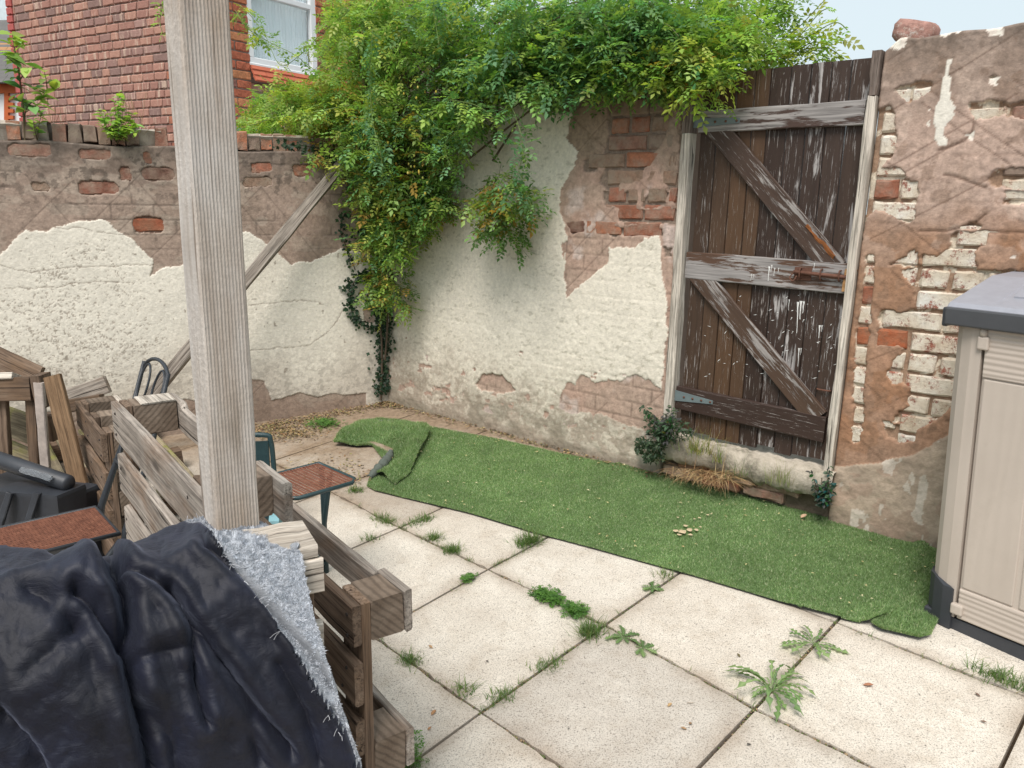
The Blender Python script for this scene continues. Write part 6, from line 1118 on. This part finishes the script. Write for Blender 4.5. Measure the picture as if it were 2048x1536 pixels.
for a, b, n_ in (((983, 1138), (742, 1269), 60), ((983, 1138), (1209, 1249), 50), ((1209, 1249), (1510, 1416), 50), ((963, 1423), (1209, 1249), 170), ((742, 1269), (963, 1423), 60), ((1510, 1416), (1672, 1243), 70), ((1209, 1249), (1352, 1150), 50), ((799, 1054), (976, 1138), 220), ((799, 1054), (880, 1030), 120), ((799, 1054), (640, 975), 120), ((976, 1138), (1085, 1085), 120), ((1700, 1258), (2048, 1393), 90), ((690, 830), (640, 860), 120), ((775, 815), (1240, 932), 160)):
    for k in range(n_):
        t = R.random(); x = a[0] + (b[0] - a[0]) * t; y = a[1] + (b[1] - a[1]) * t
        if float(fbm(np.array(x * .035), np.array(y * .035), 12, 3)) < .47: continue
        p = G(x, y) + np.array([R.gauss(0, .006), R.gauss(0, .006), 0]); blade(jw, p, np.array([R.gauss(0, .7), R.gauss(0, .7), .6]), R.uniform(.012, .04), .0024, R.choice(GG + [(.28, .24, .12)]), .9)
jw.build('joint_weeds', M_leaf, kind='stuff', label='fine grass and weeds sprouting along the open paving joints', cat='weeds')
mo.build('joint_moss', M_dry, kind='stuff', label='moss and grit filling the open joints between the paving slabs', cat='moss')
li_ = MB()
def flake(mb, p, s, col, flat=.4):
    a = R.uniform(0, 6.28); d = np.array([math.cos(a), math.sin(a), R.uniform(-flat, flat)]) * s; e = np.array([-math.sin(a), math.cos(a), R.uniform(-flat, flat)]) * s * .45; mb.add([p - d, p - e + [0, 0, s * .2], p + d, p + e + [0, 0, s * .2]], [(0, 1, 2, 3)], col)
LC = [(.24, .14, .07), (.17, .10, .055), (.34, .23, .11), (.12, .08, .05), (.22, .20, .08), (.36, .28, .15), (.14, .12, .05)]
for x0_, y0_, x1_, y1_, n_, sp_ in ((775, 808, 1240, 928, 900, .035), (775, 808, 520, 858, 1100, .05), (530, 868, 620, 862, 1200, .10), (640, 950, 720, 930, 500, .16), (1240, 930, 1360, 958, 500, .03), (1360, 950, 1850, 1065, 1100, .035), (760, 806, 800, 812, 350, .04)):
    for k in range(n_): t = R.random(); p = G(x0_ + (x1_ - x0_) * t, y0_ + (y1_ - y0_) * t) + np.array([R.gauss(0, sp_), R.gauss(0, sp_), .004 + R.uniform(0, .01)]); flake(li_, p, R.uniform(.004, .013), R.choice(LC))
li_.build('leaf_litter', M_dry, kind='stuff', label='brown leaf litter and crumbs gathered along the foot of both walls', cat='leaf litter')
tl = MB()
P_ = np.array(tp); lo, hi = P_.min(0), P_.max(0)
for k in range(1500):
    q = np.array([R.uniform(lo[0], hi[0]), R.uniform(lo[1], hi[1])]); 
    if inpoly(np.array([q[0]]), np.array([q[1]]), tp)[0] and R.random() < .25 + .75 * (fbm(np.array(q[0] * 2), np.array(q[1] * 2), 6) > .5): flake(tl, np.array([q[0], q[1], gz(*q) + .027]), R.uniform(.0025, .009), R.choice([(.45, .40, .2), (.55, .5, .3), (.4, .3, .15), (.5, .45, .22)]), .2)
tl.build('fallen_petals', M_dry, kind='stuff', label='scattered tiny yellow leaf bits lying on the artificial turf', cat='leaf bits')
sg_ = MB()
for k in range(420): x = R.uniform(1720, 1850); p = G(x, 1040 + (x - 1720) * .33 + R.uniform(-4, 12)) + np.array([0, 0, .006]); crumbs(sg_, p, R.uniform(.003, .012), R.choice([(.42, .25, .18), (.36, .20, .14), (.5, .38, .3)]))
sg_.build('render_rubble', M_dry, kind='stuff', label='crumbled pink render fragments on the ground by the storage box', cat='rubble')
pm = MB()                                     # worn pale patch spilled on the turf
for x, y, s_ in [(1365, 1074, .020), (1352, 1072, .014), (1378, 1070, .016), (1392, 1070, .012), (1400, 1064, .006), (1370, 1062, .012), (1358, 1080, .010), (1380, 1080, .010), (1398, 1046, .008), (1388, 1048, .006), (1415, 1040, .007), (1422, 1038, .005), (1355, 1045, .006), (1366, 1043, .004)]:
    p = G(x, y) + np.array([0, 0, .026]); n = 9; V = [p + np.array([0, 0, .002])] + [p + np.array([math.cos(2 * math.pi * i / n) * s_ * R.uniform(.6, 1.3), math.sin(2 * math.pi * i / n) * s_ * R.uniform(.6, 1.3), 0]) for i in range(n)]; pm.add(V, [(0, i + 1, (i + 1) % n + 1) for i in range(n)], (.50, .40, .26))
pm.build('dried_spill', M_dry, label='dried beige splatter on the middle of the artificial turf', cat='stain')
for i, (x, y, s_, c_, lab) in enumerate([(1725, 1371, .016, (.30, .14, .08), 'reddish dry leaf on the slab right of the large dandelion'), (1335, 1415, .010, (.36, .24, .12), 'small tan leaf on the slab left of the large dandelion'), (1382, 1446, .009, (.25, .16, .09), 'brown curled leaf nearest above the twin crumbs low on the centre slab'), (1374, 1460, .010, (.28, .18, .10), 'brown crumb pair low on the centre slab'), (1480, 1316, .009, (.12, .10, .05), 'dark olive dropping on the slab above the large dandelion'), (865, 1298, .010, (.34, .22, .12), 'tan snail-like leaf on the slab by the dark pallet'), (972, 1322, .008, (.12, .10, .09), 'grey pebble on the slab right of the tan leaf'), (862, 1432, .012, (.36, .2, .1), 'orange dry leaf on the lower left slab'), (855, 1462, .008, (.36, .2, .1), 'small orange leaf scrap below the orange leaf'), (1960, 1443, .009, (.16, .10, .07), 'dark seed on the slab at the lower right'), (1961, 1395, .009, (.13, .08, .06), 'dark seed above the other one at the right'), (1502, 1490, .008, (.08, .07, .06), 'black pebble on the slab at the bottom right of centre'), (1372, 1407, .014, (.25, .19, .13), 'short brown twig on the slab left of the large dandelion'), (1600, 1048, .02, (.45, .30, .2), 'curled pale leaf on the turf below the gate')]):
    a = R.uniform(0, 6.28); V, Fc = leaflet(s_ * 2, s_ * (1.1 if 'twig' not in lab else .25), .5, -.25, 3); dz = .003 if y > 1060 else .03
    obj('dry_leaf' if 'pebble' not in lab and 'twig' not in lab else ('pebble' if 'pebble' in lab else 'twig'), V, Fc, M_dry, col=np.repeat([c_], len(V), 0), M=Matrix.Translation(Vector([float(k) for k in G(x, y) + [0, 0, dz]])) @ Matrix.Rotation(a, 4, 'Z'), label=lab, cat='pebble' if 'pebble' in lab else ('twig' if 'twig' in lab else 'leaf'))
# ------------------------------------------------------------------ brick house behind the left wall
HC = PD(452, 150, 7.05); HC = np.array([HC[0], HC[1], 0.0]); HA, HB = math.radians(150), math.radians(56)
HG_ = Plane(HC, HA, 1); 
if HG_.n @ (EYEP - HC) < 0: HG_.n = -HG_.n
HW_ = Plane(HC, HB, 1)
if HW_.n @ (EYEP - HC) < 0: HW_.n = -HW_.n
m = NM('gable_brick', .9, .15); v = m.coord((1, 1, 1), rnd=True); c = m.ramp(m.rnd(), [(0, (.34, .18, .145)), (.25, (.39, .21, .165)), (.45, (.30, .18, .155)), (.6, (.42, .235, .18)), (.8, (.35, .215, .185)), (.93, (.25, .16, .14))], 'CONSTANT')
wv2 = m.noise(m.coord((26, 26, 3), rnd=True), 1, 3, .5); c = m.mix(m.ramp(wv2, [(.57, 0), (.66, .75)]), c, (.56, .42, .33)); m.base(c); m.bump(m.noise(v, 60), .6, .006); M_gable = m.m
M_quoin = brickmat('facing_brick', [(0, (.42, .13, .075)), (.3, (.47, .17, .09)), (.5, (.36, .12, .085)), (.7, (.52, .22, .11)), (.9, (.26, .12, .10))]); M_redq = plain('red_painted_quoin', (.42, .11, .10), .8, .2, .2, 20, .3)
house = thing('brick_house', 'red brick house with a mottled gable and a white framed window behind the left wall', 'house', HC)
M_hm = plain('house_mortar', (.27, .20, .17), .95, .1, .3, 15, .4)
def slab_wall(pl, ua, ub, z0_, z1_, th, mat, par, name='wall', h=-.012): V = [pl.at(u_, z_, h_) for h_ in (h, h - th) for u_, z_ in ((ua, z0_), (ub, z0_), (ub, z1_), (ua, z1_))]; return obj(name, V, [(0, 1, 2, 3), (7, 6, 5, 4), (0, 4, 5, 1), (1, 5, 6, 2), (2, 6, 7, 3), (3, 7, 4, 0)], mat, par)
GL = HG_.uz(13, 20)[0]; print('gable length', GL)
slab_wall(HG_, .0, GL, .3, 6.6, .02, M_hm, house); wu0, wz0 = HW_.uz(500, 126); wu1, wz1 = HW_.uz(634, 60); print('house window', wu0, wz0, wu1, wz1)
cells = []; z = 2.0; k = 0
while z < 4.75:
    u = .03 + (k % 2) * .08
    while u < GL - .12: L = R.choice([.165, .16, .11, .165, .225]); L = min(L, GL - .11 - u); cells.append((HG_, u + L / 2, z, L)); u += L + .012
    z += .0775; k += 1
cells.sort(key=lambda c_: np.linalg.norm(c_[0].at(c_[1], c_[2]) - EYEP)); vis = []
for c_ in cells:
    X_, Y_ = pr(c_[0].at(c_[1], c_[2])); vis.append(-30 < X_ < 480 and -20 < Y_ < 290 and not (345 < X_ < 455))
nvis = 0; rest = MB(); inds = []
for c_, vv_ in zip(cells, vis):
    if vv_ and nvis < 300: brick(c_[0], c_[1], c_[2], c_[3] - .0, .0655, M_gable, house, h=0, T=.05, amp=.002); nvis += 1
    else:
        p = c_[0].at(c_[1], c_[2], 0); L = c_[3]; e, n_ = c_[0].e, c_[0].n; V = [p + e * (sx * L / 2) + np.array([0, 0, sz * .032]) - n_ * hh for hh in (0, .03) for sx, sz in ((-1, -1), (1, -1), (1, 1), (-1, 1))]; rest.add(V, [(0, 1, 2, 3), (0, 1, 5, 4), (1, 2, 6, 5), (2, 3, 7, 6), (3, 0, 4, 7)], R.choice([(.25, .095, .065), (.31, .12, .08), (.22, .10, .08), (.36, .145, .09), (.5, .36, .28), (.28, .13, .10)]))
rest.build('far_bricks', attrmat('far_brick_mix', .9, 30, .3, .4), house, kind='stuff')
z = 2.0; k = 0
while z < 4.75: brick(HG_, GL - .055 - (k % 2) * .0, z, .10, .0655, M_redq, house, h=.012, T=.05, name='quoin'); z += .0775; k += 1
# window side
slab_wall(HW_, .0, wu0 + .015, .3, 6.6, .3, M_hm, house, name='pier'); slab_wall(HW_, wu1 - .02, wu1 + 2.2, .3, 6.6, .3, M_hm, house, name='pier'); slab_wall(HW_, wu0, wu1, .3, wz0 - .03, .3, M_hm, house, name='wall', h=-.05); slab_wall(HW_, wu0, wu1, wz0 + 1.6, 6.6, .3, M_hm, house, name='wall')
z = 1.9; k = 0
while z < 4.9:
    for a, b in ((0.0, wu0 + .01), (wu1 - .01, wu1 + 1.1)):
        u = a + (0 if k % 2 else .0)
        while u < b - .03:
            L = min(b - u - .002, .215 if k % 2 else .105)
            if b - u - L < .06: L = b - u - .002
            brick(HW_, u + L / 2, z, L, .0655, M_quoin, house, h=0, T=.05); u += L + .012
    if z < wz0 - .17:
        u = wu0 + .02
        while u < wu1 - .1: brick(HW_, u + .1, z, .2, .0655, M_gable, house, h=-.04, T=.05); u += .215
    z += .0775; k += 1
M_tile = plain('terracotta_tile', (.45, .13, .075), .8, .2, .15, 15, .3)
for row in range(3):
    u = wu0 + .004 + (-.1 if row == 1 else 0)
    while u < wu1 - .05: u1 = max(u, wu0 + .004); p = HW_.at(u1, wz0 - .03 - .048 * row, .005 + .022 * row); beam('sill_tile', p, p + HW_.e * (.235 - (u1 - u)), .056, .02, HW_.n + np.array([0, 0, .75]), M_tile, house, n=1, b=.002); u += .24
M_upvc = plain('white_upvc', (.78, .79, .8), .35, .5, .03); win = thing('window', None, None, HW_.at((wu0 + wu1) / 2, wz0 + .6)); win.parent = house; win.matrix_basis = MW[house].inverted() @ MW[win]
def wbar(a, b, w_, t=.05, h=-.03, nm='frame_bar'): beam(nm, HW_.at(*a, h), HW_.at(*b, h), w_, t, HW_.n, M_upvc, win, n=1, b=.006)
wt = HW_.uz(634, -8)[1]
ztr = HW_.uz(620, 14)[1]; wbar((wu0, wz0 + .028), (wu1, wz0 + .028), .06); wbar((wu0 + .028, wz0 + .058), (wu0 + .028, wz0 + 1.6), .055); wbar((wu1 - .035, wz0 + .058), (wu1 - .035, wz0 + 1.6), .07); wbar((wu0 + .06, ztr), (wu1 - .07, ztr), .05); wbar((wu0, wz0 - .006), (wu1, wz0 - .004), .026, .05, -.02, 'sill'); wbar((wu0 + .06, wz0 + 1.58), (wu1 - .07, wz0 + 1.58), .05)
g_ = NM('window_glass', .05, .5); g_.b.inputs['Base Color'].default_value = (.75, .85, .9, 1); g_.b.inputs['Transmission Weight'].default_value = .75; g_.b.inputs['Alpha'].default_value = .25
def pane(z0_, z1_): V = [HW_.at(u_, z_, h_) for h_ in (-.035, -.041) for u_, z_ in ((wu0 + .05, z0_), (wu1 - .065, z0_), (wu1 - .065, z1_), (wu0 + .05, z1_))]; obj('pane', V, [(0, 1, 2, 3), (7, 6, 5, 4), (0, 4, 5, 1), (1, 5, 6, 2), (2, 6, 7, 3), (3, 7, 4, 0)], g_.m, win)
pane(wz0 + .055, ztr - .022); pane(ztr + .022, wz0 + 1.56)
V = []; Fc = []; n = 140
for i in range(n + 1): u_ = wu0 + .04 + (wu1 - wu0 - .08) * i / n; h_ = -.10 + .010 * math.sin(i * .9) + .004 * math.sin(i * 2.3); V += [HW_.at(u_, wz0 + .05, h_), HW_.at(u_, wz0 + 1.58, h_)]
for i in range(n): Fc.append((2 * i, 2 * i + 2, 2 * i + 3, 2 * i + 1))
obj('net_curtain', V, Fc, plain('white_net', (.86, .93, .96), .8, .2, .08, 4), win, smooth=True)
slab_wall(HG_, .02, GL, 6.6, 6.7, .02, M_tile, house, name='eaves')
# lean-to with lead flashing between house and wall
lt_ = thing('lean_to', 'low grey-blue roof edge with white fascia behind the left wall top', 'outbuilding', PD(560, 275, 6.0)); a, b = PD(430, 258, 6.2), PD(820, 300, 6.9); beam('roof_edge', a, b, .06, .04, (0, -1, .2), plain('grey_blue_metal', (.13, .17, .19), .5, .4), lt_); beam('fascia', a - [0, .0, .065], b - [0, .0, .065], .07, .03, (0, -1, .1), M_upvc, lt_)
V = [a + [0, .1, -.12], b + [0, .1, -.12], b + [0, .1, -2.4], a + [0, .1, -2.4], a + [0, .8, -.12], b + [0, .8, -.12], b + [0, .8, -2.4], a + [0, .8, -2.4]]; obj('wall', V, [(0, 1, 2, 3), (4, 7, 6, 5), (0, 4, 5, 1), (1, 5, 6, 2), (2, 6, 7, 3), (3, 7, 4, 0)], M_upvc, lt_)
# neighbouring house at the far left edge
nh = thing('terraced_house', 'distant terraced house with tiled roof and orange window arches at the left edge', 'house', PD(-40, 300, 15)); DN = 14.0
def nb(name, x0_, y0_, x1_, y1_, d0, th, mat): V = [PD(x, y, d_) for d_ in (d0,) for x, y in ((x0_, y1_), (x1_, y1_), (x1_, y0_), (x0_, y0_))]; V = V + [v_ + np.array([0, th, 0]) for v_ in V]; return obj(name, V, [(0, 1, 2, 3), (7, 6, 5, 4), (0, 4, 5, 1), (1, 5, 6, 2), (2, 6, 7, 3), (3, 7, 4, 0)], mat, nh)
nb('wall', -260, 150, 60, 420, DN, .3, M_upvc); M_oran = plain('orange_brick_trim', (.5, .13, .05), .8, .2, .2, 10); nb('arch', -60, 163, 36, 186, DN - .05, .06, M_oran); nb('mullion', 8, 186, 16, 260, DN - .05, .06, M_oran)
for k in range(5): nb('quoin', 16, 192 + 13 * k, 26, 199 + 13 * k, DN - .05, .06, M_oran)
M_rt = plain('grey_roof_tile', (.13, .125, .12), .9, .2, .35, 6, .4); M_rt2 = plain('orange_roof_tile', (.36, .2, .1), .9, .2, .35, 6, .4)
for r_ in range(14):
    y = 158 - r_ * 8; dd_ = DN - .1 + r_ * .22; a = PD(-240, y, dd_); b = PD(62 if r_ < 9 else 40, y, dd_)
    n_ = 18
    for i in range(n_): p = a + (b - a) * i / n_; q = a + (b - a) * (i + .96) / n_; beam('roof_tile', p, q, .26, .03, np.array([0, -.6, .8]), M_rt2 if r_ in (7, 8) else M_rt, nh, n=1, b=.004) if i > 11 else None
V = [PD(-300, 166, DN), PD(62, 166, DN), PD(40, 40, DN + 3), PD(-300, 40, DN + 3)]; V += [v_ - np.array([0, 0, .1]) for v_ in V]; obj('roof', V, [(0, 1, 2, 3), (7, 6, 5, 4), (0, 4, 5, 1), (1, 5, 6, 2), (2, 6, 7, 3), (3, 7, 4, 0)], M_rt, nh)
nb('gable_window', -30, -20, 14, 50, DN + 3.2, .2, plain('pale_window', (.6, .68, .72), .3, .5))
print('objects', len(bpy.data.objects))
